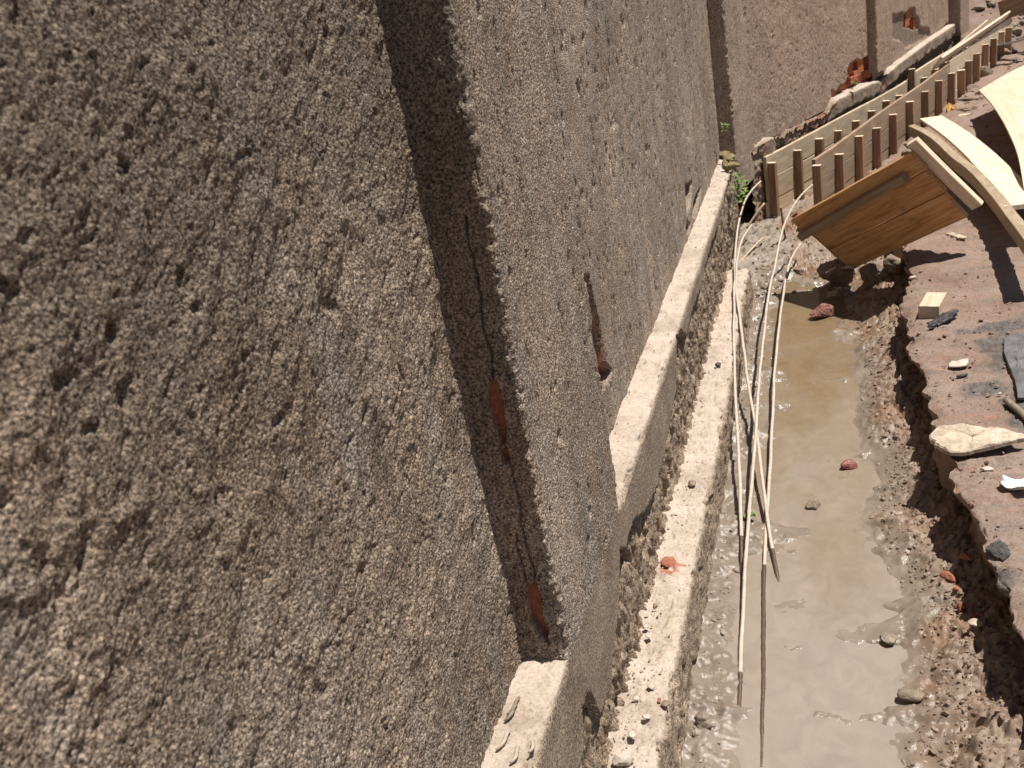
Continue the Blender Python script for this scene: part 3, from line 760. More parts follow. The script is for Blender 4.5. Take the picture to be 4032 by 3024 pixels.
# bank: cliff with undercut + top running far away
cl = np.linspace(0, 1, 70); top = np.concatenate([np.arange(.004, .5, .0062), .5 + np.cumsum(np.linspace(.006, .03, 60)), 1.6 + np.cumsum(np.geomspace(.05, 12, 40))])
ys = np.concatenate([np.geomspace(60, .6, 12) * -1 + .9, geo(.95, 6.6, .0042, .012), 6.6 + np.cumsum(np.geomspace(.012, 6, 130))])
ys = np.unique(ys)
ne = len(cl) + len(top)
E = edge_x(ys)[:, None]
E = E + .018 * fbm(np.stack([ys * 0, ys, ys * 0], -1) / .07, 4, 71)[:, None] * sstep(.3, 1.5, ys)[:, None]
def bank_z(x, y, e):
    d = x - e
    z = BANK_Z - .13 * sstep(5.2, 7.0, y) + .05 * np.clip(d, 0, 3) + .10 * np.clip(d - .6, 0, 1.2) * sstep(4, 7, y)
    return z
Xg = np.zeros((len(ys), ne)); Zg = np.zeros_like(Xg); Yg = np.broadcast_to(ys[:, None], Xg.shape).copy()
zt0 = bank_z(E, ys[:, None], E)
Zg[:, :70] = -.05 + (zt0 + .05) * cl[None]
und = .070 * np.sin(np.pi * np.clip(cl * 1.05, 0, 1))[None]
pc = np.stack([np.broadcast_to(E, (len(ys), 70)), Yg[:, :70], Zg[:, :70]], -1)
Xg[:, :70] = E + und * (.6 + 1.2 * (fbm(pc / .16, 2, 73) + .3)) + .020 * fbm(pc / .05, 4, 74) - .03 * (1 - cl[None]) ** 2
Xg[:, 70:] = E + top[None]
pt = np.stack([Xg[:, 70:], Yg[:, 70:], np.zeros((len(ys), len(top)))], -1)
near = 1 - sstep(12, 25, np.abs(Yg[:, 70:]) + Xg[:, 70:])
tz = bank_z(Xg[:, 70:], Yg[:, 70:], E)
strat = fbm(pt * np.array([.8, 2.6, 1]) / .10, 4, 75, .55)
crk = 1 - sstep(.0, .10, np.abs(fbm(pt * np.array([.55, 2.4, 1]) / .09 + 3, 2, 79))); crk = crk * sstep(.05, .35, fbm(pt / .3 + 1, 2, 80))
rdg = 1 - np.abs(fbm(pt * np.array([.7, 2.0, 1]) / .16 + 12, 4, 84, .55)) * 3
tz = tz + near * (.010 * strat + .012 * np.clip(rdg, -.6, 1) * sstep(-.25, .3, fbm(pt / .35 + 4, 2, 86)) + .012 * fbm(pt / .25, 2, 76) + .0035 * fbm(pt / .02, 3, 77) + .004 * grains(pt[..., 0], pt[..., 1], .02, 12) * sstep(0, .4, fbm(pt / .2 + 9, 2, 81)) - .007 * crk)
farr = sstep(5.8, 7.5, Yg[:, 70:]) * near; tz = tz + farr * (.035 * fbm(pt / .18, 3, 82) + .02 * np.abs(fbm(pt / .06, 3, 83)))
lip = np.exp(-top / .03)[None]; tz = tz - lip * (.012 + .02 * np.clip(fbm(pt / .05, 3, 78), 0, 1))
Zg[:, 70:] = tz
Zg[:, 69] = Zg[:, 70] - .004
char = np.zeros_like(Xg)
for px, py, rx, ry_ in ((3975, 1390, .10, .26), (3880, 1530, .10, .07), (3925, 2260, .05, .06), (4020, 1620, .06, .2), (3905, 2330, .03, .06), (3885, 2100, .0001, .0001), (3960, 1290, .2, .06)):
    c = onz(px, py, BANK_Z + .01); pf = np.stack([Xg, Yg, Zg], -1)
    e = ((Xg - c[0]) / rx) ** 2 + ((Yg - c[1]) / ry_) ** 2 + .9 * fbm(pf / .06, 3, 85)
    char = np.maximum(char, (1 - sstep(.3, 1.2, e)) * .85)
grid('mud_bank', np.stack([Xg, Yg, Zg], -1), M['soil'], None, {'char': char}, flip=True, kind='structure')
# earth that carries everything, out to the horizon
P = np.array([[(-400., -400., -.25), (-400., 400., -.25)], [(400., -400., -.25), (400., 400., -.25)]])
grid('ground', P, M['soil'], None, {'char': np.zeros(4)}, kind='structure')
# water
yw = np.linspace(.2, 6.7, 60); tw = np.linspace(0, 1, 12)
Xw = (-.44 + 0 * yw)[:, None] + (np.minimum(edge_x(yw) + .01, .42) + .44)[:, None] * tw[None]
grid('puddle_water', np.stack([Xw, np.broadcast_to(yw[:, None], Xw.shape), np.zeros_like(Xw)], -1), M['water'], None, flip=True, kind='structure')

# crumbs and clods nobody could count
def scatter(name, pts, sizes, mat, seed, n=1, flat=.7):
    protos = [rock_shape(seed + i, n, .3, 5, .1) for i in range(8)]; r = np.random.default_rng(seed)
    VV = []; FF = []; k = 0
    for p, s in zip(pts, sizes):
        V, F = protos[r.integers(8)]
        R = rotm(*r.uniform(0, 6.28, 3))
        q = ((V * r.uniform([.7, .5, .4], [1.5, 1.1, .9])) @ R.T) * (s / 2) * np.array([1, 1, flat]); VV.append(q + p); FF.append(F + k); k += len(V)
    o = bpy.data.objects.new(name, mesh_from(name, np.vstack(VV), np.vstack(FF), mat, None, False)); return link(o, None, kind='stuff')
r = np.random.default_rng(5)
def shore_pts(n, y0, y1, f0, f1, pw=1.):
    y = r.uniform(0, 1, n) ** 1.3 * (y1 - y0) + y0
    wr = np.interp(y, WR[:, 1], WR[:, 0]); e = edge_x(y)
    t = f0 + (f1 - f0) * r.uniform(0, 1, n) ** pw
    x = wr + (e - wr) * t; z = floor_h(x, y)[0]
    return np.stack([x, y, z], -1)
P = shore_pts(4600, 1.6, 5.9, .10, 1.15, .75); s = np.clip(r.lognormal(math.log(.0088), .6, len(P)), .004, .034)
scatter('mud_crumbs', P + np.array([0, 0, .002]), s, M['clod'], 100, 1)
P = shore_pts(900, 1.6, 5.6, -.05, .7, 1.2); s = np.clip(r.lognormal(math.log(.010), .5, len(P)), .004, .03)
scatter('wet_crumbs', P, s, M['wetclod'], 120, 1, .55)
n = 700; y = r.uniform(0, 1, n) ** 1.3 * 4.6 + 1.3; x = r.uniform(-.41, -.33, n); z = floor_h(x, y)[0]
scatter('wet_crumbs', np.stack([x, y, z], -1), np.clip(r.lognormal(math.log(.011), .5, n), .004, .035), M['wetclod'], 140, 1, .6)
n = 500; y = r.uniform(5.5, 7.4, n); x = r.uniform(-.5, .02, n); z = floor_h(x, y)[0]
scatter('mud_crumbs', np.stack([x, y, z], -1), np.clip(r.lognormal(math.log(.022), .5, n), .008, .06), M['rock'], 150, 1, .7)
n = 2400; y = r.uniform(1.6, 6.2, n); d = r.uniform(0, 1, n) ** 1.5 * .8; x = edge_x(y) + .02 + d
scatter('bank_grit', np.stack([x, y, bank_z(x, y, edge_x(y)) + .003], -1), np.clip(r.lognormal(math.log(.007), .65, n), .003, .03), M['clod'], 160, 1, .6)
n = 650; y = r.uniform(6.3, 13, n); d = r.uniform(.05, 1.9, n); x = edge_x(y) + d
scatter('bank_rubble', np.stack([x, y, bank_z(x, y, edge_x(y)) + .01], -1), np.clip(r.lognormal(math.log(.035), .6, n), .012, .12), M['clod'], 165, 1, .55)
n = 900; y = r.uniform(0, 1, n) ** 1.4 * 4.4 + 1.0; x = -.435 - r.uniform(0, 1, n) ** .7 * .12
scatter('ledge_grit', np.stack([x, y, np.full(n, .194)], -1), np.clip(r.lognormal(math.log(.005), .55, n), .002, .016), M['curl'], 170, 1, .6)
n = 160; y = r.uniform(2.2, 6.4, n); x = r.uniform(-.635, -.56, n)
scatter('ledge_grit', np.stack([x, y, np.full(n, ZP + .002)], -1), np.clip(r.lognormal(math.log(.005), .5, n), .002, .014), M['greystone'], 175, 1, .6)

# far rubble slope behind the wall's end
def mound():
    u = np.linspace(0, 1, 150); v = np.linspace(0, 1, 90); U, Vv = np.meshgrid(u, v, indexing='ij')
    X = 1.55 + U * 7 + Vv * .9; Yy = 12.9 + Vv * 5 - U * .4 + U * 3.0
    p = np.stack([X, Yy, np.zeros_like(X)], -1)
    Z = .05 + 2.6 * Vv ** .8 + .16 * fbm(p / .5, 4, 3) + .10 * grains(X, Yy, .22, 2) + .05 * fbm(p / .12, 3, 8)
    grid('rubble_slope', np.stack([X, Yy, Z], -1), M['soil'], None, {'char': np.zeros_like(X)}, kind='structure', flip=False)
    q = []; r2 = np.random.default_rng(3)
    for _ in range(900):
        a, b = r2.uniform(0, .35) , r2.uniform(0, .45); x = 1.55 + a * 7 + b * .9; y = 12.9 + b * 5 - a * .4 + a * 3
        q.append((x, y, .08 + 2.6 * b ** .8 + .05))
    scatter('slope_stones', np.array(q), np.clip(r2.lognormal(math.log(.10), .5, 900), .03, .32), M['rock'], 180, 2, .6)
mound()

# ------------------------------------------------------------------ formwork
def curve_fit(pts):
    pts = np.array(pts); return np.polyfit(pts[:, 1], pts[:, 0], len(pts) - 1)
BACK = curve_fit([(-.385, 7.064), (.383, 8.818), (2.222, 14.88)])
FRONT = curve_fit([(-.067, 6.771), (1.325, 10.925), (2.451, 14.409)])
def cpt(c, y, off=0., z=0.):
    x = np.polyval(c, y); s = np.polyval(np.polyder(c), y); n = np.array([1, -s]) / math.hypot(1, s)
    return np.array([x + n[0] * off, y + n[1] * off, z])
def find_y(c, off, z, px, lo=6.5, hi=17.):
    for _ in range(50):
        m = (lo + hi) / 2
        if proj(cpt(c, m, off, z))[0] < px: lo = m
        else: hi = m
    return (lo + hi) / 2
def formwork(c, y0, y1, top, bot, label, battens, mats, seed, drop=(.02, .07), depth=.055, leany=0., tall=(), nboards=3):
    root = empty('formwork_panel', cpt(c, y0, 0, bot), label, 'formwork', 'shuttering lining both sides of the trench')
    hh = (top - bot) / nboards; r = np.random.default_rng(seed)
    for k in range(nboards):
        z = bot + hh * (k + .5)
        off = r.uniform(-.003, .003); yy = np.linspace(y0 - r.uniform(0, .02), y1 + r.uniform(-.03, .03), max(3, int((y1 - y0) / .15)))
        path = [cpt(c, y, off, z + .004 * math.sin(y * 3 + k)) for y in yy]
        plank('board', path, (0, 0, 1), hh - .004, .024, mats[0], root, seed + k, .0008)
    for i, px in enumerate(battens):
        y = find_y(c, .012 + depth / 2, top - .05, px)
        zt = top - r.uniform(*drop) + (tall[i] if i in tall else 0) if not isinstance(tall, dict) else top - r.uniform(*drop) + tall.get(i, 0)
        sk = r.normal(0, .006, 2)
        a = cpt(c, y + sk[0], .0125 + depth / 2, bot - .02); b = cpt(c, y + sk[1], .0125 + depth / 2 + .001, zt)
        nd = cpt(c, y, 1, 0) - cpt(c, y, 0, 0)
        bo = plank('batten', [a, (a + b) / 2, b], nd, depth * r.uniform(.92, 1.08), .036 * r.uniform(.85, 1.15), mats[1], root, seed * 31 + i, .0006)
        bo.data.materials.append(M['fresh'])          # sawn top ends in paler wood, their sunlit brightness put into the colour
        for f_i in range(len(bo.data.polygons) - 3, len(bo.data.polygons)): bo.data.polygons[f_i].material_index = 1
    return root
ySplit = find_y(BACK, .03, .5, 3588)
formwork(BACK, 7.05, ySplit, .50, .02, 'pale shuttering panel against the wall, its near end beside the weeds', [3038, 3140, 3226, 3300, 3367, 3431, 3490, 3540, 3590], (M['board'], M['batten']), 1, (.05, .075), .055, tall={8: .16})
formwork(BACK, ySplit + .05, 14.85, .53, .02, 'farther shuttering panel against the wall, running to the rubble slope', [3640, 3681, 3714, 3748, 3780, 3809, 3838, 3866, 3892, 3918], (M['pale'], M['batten']), 2, (.05, .10), .055)
yS2 = find_y(FRONT, .03, .5, 3745)
formwork(FRONT, 6.76, yS2, .50, .04, 'mud splashed shuttering panel on the bank side, behind the fallen panel', [3216, 3304, 3381, 3449, 3516, 3584, 3642, 3696], (M['board_dirty'], M['batten']), 3, (.02, .075), .055)
formwork(FRONT, yS2 + .02, 14.5, .52, .06, 'farther shuttering panel on the bank side with closely set battens', [3746, 3786, 3814, 3845, 3880, 3912, 3944, 3972, 3998, 4022], (M['pale'], M['batten']), 4, (.05, .14), .06)
# spacer stub behind the near end of the back panel
w = cpt(BACK, 7.12, -.06, .40)
plank('timber_spacer', [w + np.array([-.055, .025, 0]), w + np.array([.045, -.015, 0])], (0, 1, 0), .06, .06, M['pale'], None, 9, label='short timber spacer wedged between wall and pale shuttering panel end', cat='timber')
# board resting across the two panels
a = onz(3690, 250, .56); b = onz(3985, 48, .56)
bl = [a + (b - a) * t for t in np.linspace(0, 1, 8)]
plank('long_board', bl, (.45, -.2, .62), .13, .022, M['fresh'], None, 12, label='pale board lying slanted along the top of the farther shuttering', cat='plank')
a = onz(3935, 45, .62); b = onz(4080, -5, .7)
plank('long_board', [a, (a + b) / 2, b], (.1, -.1, 1), .22, .025, M['batten'], None, 13, label='brown board on edge closing the far end of the trench', cat='plank')

# the loose panel lying on the clods
TL, TR, BR, BL = (np.array(v) for v in ((-.19, 5.545, .438), (.39, 5.03, .842), (.655, 5.07, .475), (.030, 5.59, .11)))
ul = (TR - TL); LL = np.linalg.norm(ul); ul /= LL
uh = (BL - TL) / np.linalg.norm(BL - TL); uh -= (uh @ ul) * ul; uh /= np.linalg.norm(uh)
nn = np.cross(ul, uh); nn = nn if nn @ (EYE - TL) > 0 else -nn
lp = empty('loose_shutter_panel', BL, 'brown three-board shutter panel tipped over on clods at the puddle end', 'formwork')
hw = .46 / 3
for k, (w, off, e0, e1, dn) in enumerate([(.115, .0, .0, 0, .0), (.145, .118, .045, .012, -.004), (.165, .266, .06, .02, .001)]):
    a = TL + uh * (off + w / 2) + ul * e0 + nn * dn; b = TL + uh * (off + w / 2) + ul * (LL - e1) + nn * dn
    plank('board', [a + (b - a) * t for t in np.linspace(0, 1, 6)], uh, w - .003, .024, M['panel'], lp, 70 + k, .0006)
a = TL + uh * .105 - ul * .012 + nn * .033; b = TL + uh * .085 + ul * (LL * .885) + nn * .033
plank('batten', [a, (a + b) / 2, b], uh, .042, .042, M['board_dirty'], lp, 75, .0008)
a = TR + uh * -.03 + ul * .012 - nn * .036; b = TR + uh * .42 + ul * .03 - nn * .036
plank('batten', [a, (a + b) / 2, b], ul, .062, .030, M['fresh'], lp, 76, .0008)
a = TL + uh * -.01 + ul * .02 - nn * .034; b = TL + uh * .44 + ul * .05 - nn * .034
plank('batten', [a, (a + b) / 2, b], ul, .05, .04, M['batten'], lp, 77, .0008)

# planks on the bank
def px_path(pts, z0, z1, n=12):
    P = []
    for i, (px, py) in enumerate(pts):
        t = i / (len(pts) - 1); P.append(onz(px, py, z0 + (z1 - z0) * t))
    C = catmull(P, .2); return C
pth = px_path([(3592, 512), (3680, 560), (3760, 634), (3830, 690), (3905, 770), (3990, 880), (4070, 985)], .26, .52)
plank('timber', pth, (1, .4, .1), .05, .085, M['weathered'], None, 80, .001, label='grey brown bent timber lying left of the white plank', cat='timber')
pl = px_path([(3631, 476), (3703, 531), (3785, 607), (3893, 727), (3960, 790), (3990, 815)], .33, .50); pr = px_path([(3700, 456), (3812, 521), (3920, 603), (4015, 698), (4050, 770), (4065, 812)], .33, .50)
m_ = min(len(pl), len(pr)); tt = np.linspace(0, 1, 16)
res = lambda A: np.stack([np.interp(tt, np.linspace(0, 1, len(A)), A[:, k]) for k in range(3)], -1)
A, B = res(pl), res(pr)
mid = (A + B) / 2
plank('white_plank', mid, (B - A).mean(0), np.linalg.norm(B - A, axis=1).mean(), .022, M['fresh'], None, 81, label='freshly sawn bright plank arched over the bank', cat='plank')
# warped sheet at the right edge
Lp = np.array([onz(px, py, z) for px, py, z in [(3855, 355, .40), (3898, 400, .46), (3930, 445, .50), (3961, 498, .53), (4002, 590, .53), (4026, 700, .50), (4040, 800, .45)]])
Lp = catmull(Lp, .08); dr = onz(4032, 271, .46) - onz(3855, 355, .40); dr = dr / np.linalg.norm(dr)
nv = 24; V = []
for thk in (0, -.012):
    g = np.zeros((len(Lp), nv, 3))
    for j in range(nv):
        t = j / (nv - 1) * 1.25
        g[:, j] = Lp + dr * t + np.array([0, 0, thk + .03 * math.sin(t * 3)]); 
    V.append(g)
nu = len(Lp); allV = np.concatenate([V[0].reshape(-1, 3), V[1].reshape(-1, 3)]); i = np.arange(nu * nv).reshape(nu, nv); o2 = nu * nv
F = [np.stack([i[:-1, :-1], i[1:, :-1], i[1:, 1:], i[:-1, 1:]], -1).reshape(-1, 4), o2 + np.stack([i[:-1, :-1], i[:-1, 1:], i[1:, 1:], i[1:, :-1]], -1).reshape(-1, 4)]
for e in (i[0], i[-1], i[:, 0], i[:, -1]): F.append(np.stack([e[:-1], e[1:], e[1:] + o2, e[:-1] + o2], -1))
base = allV.mean(0)
G = np.concatenate([np.stack(np.meshgrid(np.linspace(0, 2, nu), np.linspace(0, 1.2, nv), indexing='ij') + [np.zeros((nu, nv))], -1).reshape(-1, 3)] * 2)
me = mesh_from('plywood_sheet', allV - base, np.vstack(F), M['fresh'], None, False, {'grain': G})
bmx = bmesh.new(); bmx.from_mesh(me); bmesh.ops.recalc_face_normals(bmx, faces=bmx.faces); bmx.to_mesh(me); bmx.free()
o = bpy.data.objects.new('plywood_sheet', me); o.location = base; link(o, None, 'large warped pale wooden sheet curling over the bank', 'sheet')
o['label'] = 'large warped pale wooden sheet curling over the bank'; o['category'] = 'sheet'; o.parent = None

# ------------------------------------------------------------------ reinforcing bars
BARS = [
 ([(2995, 714, .45), (2960, 750, .42), (2930, 800, .37), (2908, 880, .30), (2896, 980, .25), (2893, 1060, .225), (2890, 1250, .212), (2893, 1500, .165), (2908, 1800, .10), (2920, 2080, .045), (2926, 2300, -.005)], .94, 'leftmost muddy rebar, its hooked top by the weeds, crossing the footing end'),
 ([(3200, 728, .50), (3150, 775, .46), (3112, 832, .41), (3082, 905, .35), (3060, 1000, .29), (3030, 1150, .235), (3010, 1300, .195), (2990, 1500, .15), (2975, 1700, .115), (2955, 1960, .075), (2936, 2250, .042), (2920, 2500, .018), (2910, 2750, .0), (2902, 2960, -.012)], .93, 'longest muddy rebar, curving up to rest against the fallen shutter panel'),
 ([(3152, 960, .16), (3120, 1010, .14), (3097, 1080, .12), (3085, 1150, .11), (3060, 1350, .085), (3045, 1550, .065), (3040, 1650, .055), (3030, 1850, .04), (3018, 2080, .018), (3010, 2300, .008), (3005, 2500, .003), (3000, 2800, -.002), (2996, 3060, -.006)], .78, 'rightmost rebar with a kinked top, wet and ribbed where it lies in the puddle'),
 ([(2960, 885, .33), (2922, 945, .29), (2903, 1020, .245), (2898, 1100, .225), (2905, 1200, .21), (2920, 1300, .195), (2945, 1500, .15), (2975, 1680, .11), (3000, 1880, .07), (3030, 2080, .03), (3050, 2200, .012), (3070, 2300, -.006)], .945, 'muddy rebar slanting under the longest one, its tip dipping in the puddle'),
]
for pts, sp, lab in BARS:
    P = catmull([onz(*q) for q in pts], .0035)
    L = np.concatenate([[0], np.cumsum(np.linalg.norm(np.diff(P, axis=0), axis=1))]) / .0095
    rad = .0062 + .0006 * np.sign(np.sin(L * 2 * np.pi)) * .8 + .0011 * fbm(P / .03, 3, 3)
    P = P + .004 * np.stack([fbm(P / .25, 2, 5), fbm(P / .25, 2, 6), np.zeros(len(P))], -1)
    tube('rebar', P, rad, M['bar'], 8, (sp, M['rust']), label=lab, cat='rebar', group='reinforcing bars lying in the trench')
P = [onz(3074, 815, .33), onz(3083, 880, .19), onz(3096, 960, .02)]
tube('iron_stake', catmull(P, .02), .007, M['rust'], 10, label='short iron stake standing at the foot of the pale shuttering', cat='stake')
for k, (a, b, z0, z1, rr, lab) in enumerate([((2903, 1045), (3003, 938), .06, .10, .010, 'thickest dry reed between footing end and stake'), ((2990, 1018), (3062, 962), .04, .05, .008, 'dry reed crossing behind the longest rebar'),
      ((2958, 1082), (3002, 1112), .05, .03, .007, 'short reed just past the square footing end'), ((2940, 900), (3010, 800), .12, .26, .009, 'grey reed standing up from under the shuttering corner'), ((3165, 1035), (3205, 985), .02, .03, .012, 'stubby pale stick beside the fallen shutter panel corner')]):
    A, B = onz(*a, z0), onz(*b, z1); mid = (A + B) / 2 + np.array([0, 0, .006])
    tube('reed_stick', catmull([A, mid, B], .02), rr * .8, M['twig'], 7, label=lab, cat='stick', group='broken reeds on the mud')

# ------------------------------------------------------------------ stones, scraps and weeds
def fl(px, py, dz=0.):
    p = onz(px, py, .0)
    for _ in range(4):
        z = float(floor_h(np.array([p[0]]), np.array([p[1]]))[0][0]); p = onz(px, py, max(z, 0) + dz)
    return p
def bk(px, py, dz=0.):
    p = onz(px, py, BANK_Z)
    for _ in range(4):
        z = float(bank_z(p[0], p[1], edge_x(p[1]))); p = onz(px, py, z + dz)
    return p
rock('red_stone', fl(3233, 1232, .025), (.155, .10, .10), M['redstone'], 21, (.1, .1, .3), 5, .16, 7, .09, label='large pitted reddish stone sitting at the puddle edge', cat='stone')
rock('red_stone', fl(3347, 1835, .008), (.072, .05, .05), M['wetred'], 22, (.2, .3, .6), 4, .25, 5, .1, label='small wet brick red stone alone in the puddle', cat='stone')
rock('brown_stone', fl(3203, 1988, .006), (.062, .065, .045), M['greystone'], 23, (.2, 0, 1), 4, .2, 5, .06, label='rounded brown stone half sunk in the puddle middle', cat='stone')
rock('brown_stone', fl(3500, 2512, .004), (.05, .05, .03), M['wetclod'], 24, (0, .2, .4), 4, .3, 4, .1, label='dark pointed lump poking out of the nearest puddle', cat='stone')
rock('flat_stone', fl(3598, 2735, .012), (.085, .045, .03), M['greystone'], 25, (.1, .15, .2), 4, .15, 6, .05, label='flat tan stone on the puddle edge nearest the camera', cat='stone')
rock('mud_lump', fl(2778, 2838, .012), (.055, .055, .045), M['wetclod'], 26, (0, 0, .5), 4, .3, 3, .12, label='round mud lump pressed against the near footing side', cat='clod')
rock('earth_clod', bk(3300, 1070, -.16), (.28, .20, .17), M['clod'], 27, (.1, 0, .4), 5, .25, 5, .1, label='dark shaded clod under the low corner of the fallen panel', cat='clod')
rock('earth_clod', onz(3150, 1068, .03), (.10, .08, .07), M['clod'], 28, (.1, .2, 1.), 4, .25, 5, .1, label='small dark clod left of the fallen panel corner', cat='clod')
rock('broken_rock', onz(3455, 1085, .10), (.25, .16, .22), M['rock'], 29, (.15, .1, .5), 5, .2, 7, .05, label='angular earthy rock broken off below the fallen panel', cat='rock')
rock('broken_rock', onz(3520, 1045, .16), (.14, .12, .12), M['rock'], 30, (.3, .2, .9), 4, .2, 6, .07, label='smaller rock piled on top between fallen panel and bank', cat='rock')
rock('pale_shard', onz(3345, 1050, .15), (.10, .05, .03), M['slab'], 31, (.3, .1, .2), 4, .2, 5, .06, label='thin pale shard lying on the angular rock', cat='stone')
def chip(name, px, dz, thick, mat, seed, label, cat, tilt=0.):
    W_ = np.array([bk(*q, dz) for q in px]); c = W_.mean(0)
    W_ = np.vstack([W_[-1:], W_, W_[:2]]); out = []
    for i in range(1, len(W_) - 2):
        for t in (0, .25, .5, .75): out.append(W_[i] + (W_[i+1] - W_[i]) * t)
    R = np.array(out) - c; n = len(R)
    R[:, :2] += .004 * np.stack([fbm(R / .012, 3, seed), fbm(R / .012 + 5, 3, seed)], -1) * min(2.6, thick / .009)
    rings = []
    for s_, z_ in ((.9, -1.), (1., -.75), (1.0, -.2), (.96, 0.), (.8, .06), (.6, .1), (.4, .1), (.2, .1), (.02, .1)):
        q = R * np.array([s_, s_, 1.]); q[:, 2] += z_ * thick + tilt * q[:, 0]
        q[:, 2] += (.28 * thick * fbm((q + c) / .03, 3, seed) if z_ > -.1 else 0); rings.append(q)
    V = np.vstack(rings); m = len(rings); i = np.arange(n * m).reshape(m, n); j = np.roll(i, -1, 1)
    F = np.stack([i[:-1], j[:-1], j[1:], i[1:]], -1).reshape(-1, 4)
    me = mesh_from(name, V, F, mat, None, False)
    bm_ = bmesh.new(); bm_.from_mesh(me); bmesh.ops.recalc_face_normals(bm_, faces=bm_.faces); bm_.to_mesh(me); bm_.free()
    o = bpy.data.objects.new(name, me); o.location = c; return link(o, None, label, cat)
# offcut block: sawn timber
c = bk(3672, 1205, .03); dirb = bk(3695, 1150, .03) - bk(3648, 1235, .03); dirb /= np.linalg.norm(dirb)
plank('timber_offcut', [c - dirb * .085, c + dirb * .085], np.cross(dirb, [0, 0, 1]), .082, .062, M['pale'], None, 90, label='squared pale timber offcut lying on the bare bank', cat='timber')
rock('charred_stick', bk(3715, 1258, .015), (.05, .15, .045), M['char'], 33, (.1, .1, -.75), 5, .5, 2, .3, label='charred knobbly lump just below the timber offcut', cat='debris')
chip('stone_slab', [(3655, 1695), (3690, 1668), (3775, 1660), (3830, 1676), (3900, 1688), (3960, 1698), (4020, 1722), (4060, 1728), (3960, 1748), (3880, 1760), (3800, 1775), (3745, 1770), (3700, 1745), (3668, 1720)], .032, .022, M['slab'], 34, 'large pale stone slab jutting over the bank edge', 'stone', .1)
chip('white_chip', [(3736, 1432), (3745, 1420), (3770, 1422), (3790, 1412), (3812, 1412), (3815, 1425), (3800, 1438), (3765, 1443), (3740, 1441)], .012, .008, M['pebble'], 35, 'flat white chip above the stone slab on the bank', 'chip')
rock('pale_chip', bk(3885, 1845, .002), (.04, .025, .01), M['pebble'], 36, (0, 0, .1), 3, .25, 3, .1, label='small pale chip below the stone slab', cat='chip')
rock('pale_chip', bk(3935, 1550, .003), (.016, .016, .012), M['pebble'], 37, n=3, label='tiny round white pebble above the slab near the charred ground', cat='chip')
chip('white_chip', [(3722, 917), (3750, 914), (3775, 922), (3807, 930), (3803, 938), (3770, 934), (3745, 925)], .014, .01, M['slab'], 38, 'long whitish crust on the bank right under the fallen panel', 'chip')
rock('white_chip', bk(3592, 1092, .006), (.05, .03, .018), M['slab'], 39, (0, 0, .4), 3, .2, 4, .06, label='small whitish chip beside the broken rocks', cat='chip')
rock('charcoal_piece', bk(3792, 1478, .004), (.065, .02, .012), M['char'], 41, (0, 0, .35), 3, .3, 3, .1, label='thin black charcoal sliver below the flat white chip', cat='debris')
chip('charred_board', [(3950, 1330), (3990, 1316), (4040, 1310), (4060, 1450), (4045, 1560), (4005, 1560), (3990, 1470), (3955, 1400)], .02, .018, M['charwood'], 42, 'flat grey charred board remains at the right edge of the bank', 'debris')
A, B = bk(3962, 1575, .012), bk(4075, 1680, .012)
tube('grey_stick', catmull([A, (A + B) / 2 + np.array([0, 0, .004]), B], .02), .012, M['greystone'], 8, label='grey stick lying across the charred ground', cat='stick')
# brick fragments in the shade of the bank
for k, (px, py, s, lab) in enumerate([(3745, 2275, .06, 'largest orange brick fragment below the bank'), (3765, 2320, .035, 'thin orange brick flake under the largest fragment'), (3788, 2388, .05, 'orange brick fragment nearest the dark undercut'), (3858, 2422, .03, 'small orange brick crumb at the undercut'), (3805, 2195, .045, 'shaded orange brick piece highest up the undercut')]):
    rock('brick_fragment', fl(px, py, .012), (s, s * .75, s * .55), M['orange'], 50 + k, (.2 * k, .3, .5 * k), 3, .25, 6, .08, label=lab, cat='brick fragment', group='brick fragments in the mud')
rock('white_shell_stone', fl(3835, 2452, .012), (.05, .03, .02), M['slab'], 58, (.2, .1, .1), 3, .2, 4, .06, label='pale flake on the mud below the brick crumbs', cat='stone')
rock('ash_lump', bk(3935, 2165, .012), (.06, .07, .045), M['char'], 59, (.2, .1, .3), 4, .3, 3, .12, label='dark grey ash lump on the near bank rim', cat='debris')
# pebbles on the footing
for k, (px, py, s, m, lab) in enumerate([(2557, 2503, .020, 'pebble', 'white oval pebble on the footing'), (2545, 2465, .016, 'pebble', 'pale pebble just beyond the oval one'), (2562, 2700, .022, 'pebble', 'round pale pebble halfway down the near footing'), (2505, 2750, .018, 'pebble', 'bluish pale pebble by the torn plinth'),
     (2595, 2757, .013, 'orange', 'tiny orange crumb on the near footing'), (2490, 2890, .020, 'pebble', 'pale pebble in the grit heap'), (2545, 2820, .018, 'pebble', 'pale pebble at the grit heap edge'), (2595, 2120, .022, 'pebble', 'bright lump behind the orange patch'),
     (2725, 1902, .030, 'greystone', 'flat brown chip lying across the footing'), (2768, 1467, .028, 'greystone', 'tan chip against the plinth foot'), (2830, 1435, .030, 'char', 'dark slate chip on the footing'), (2580, 2385, .020, 'greystone', 'brown crumb below the orange patch'), (2620, 2770, .022, 'greystone', 'flat brown flake near the orange crumb')]):
    rock('pebble', onz(px, py, .203), (s * 1.15, s, s * .6), M[m], 200 + k, (0, 0, k), 3, .2, 3, .05, label=lab, cat='pebble', group='pebbles on the footing')
rock('crushed_brick_lump', onz(2640, 2215, .20), (.055, .06, .02), M['orange'], 230, (0, .1, .3), 4, .3, 4, .12, label='crumbly orange brick patch stuck on the footing', cat='brick fragment')
rock('white_stone', onz(2450, 2990, .205), (.055, .05, .03), M['pebble'], 231, (.1, 0, .6), 4, .2, 4, .06, label='white stone on the footing at the bottom edge of the view', cat='stone')
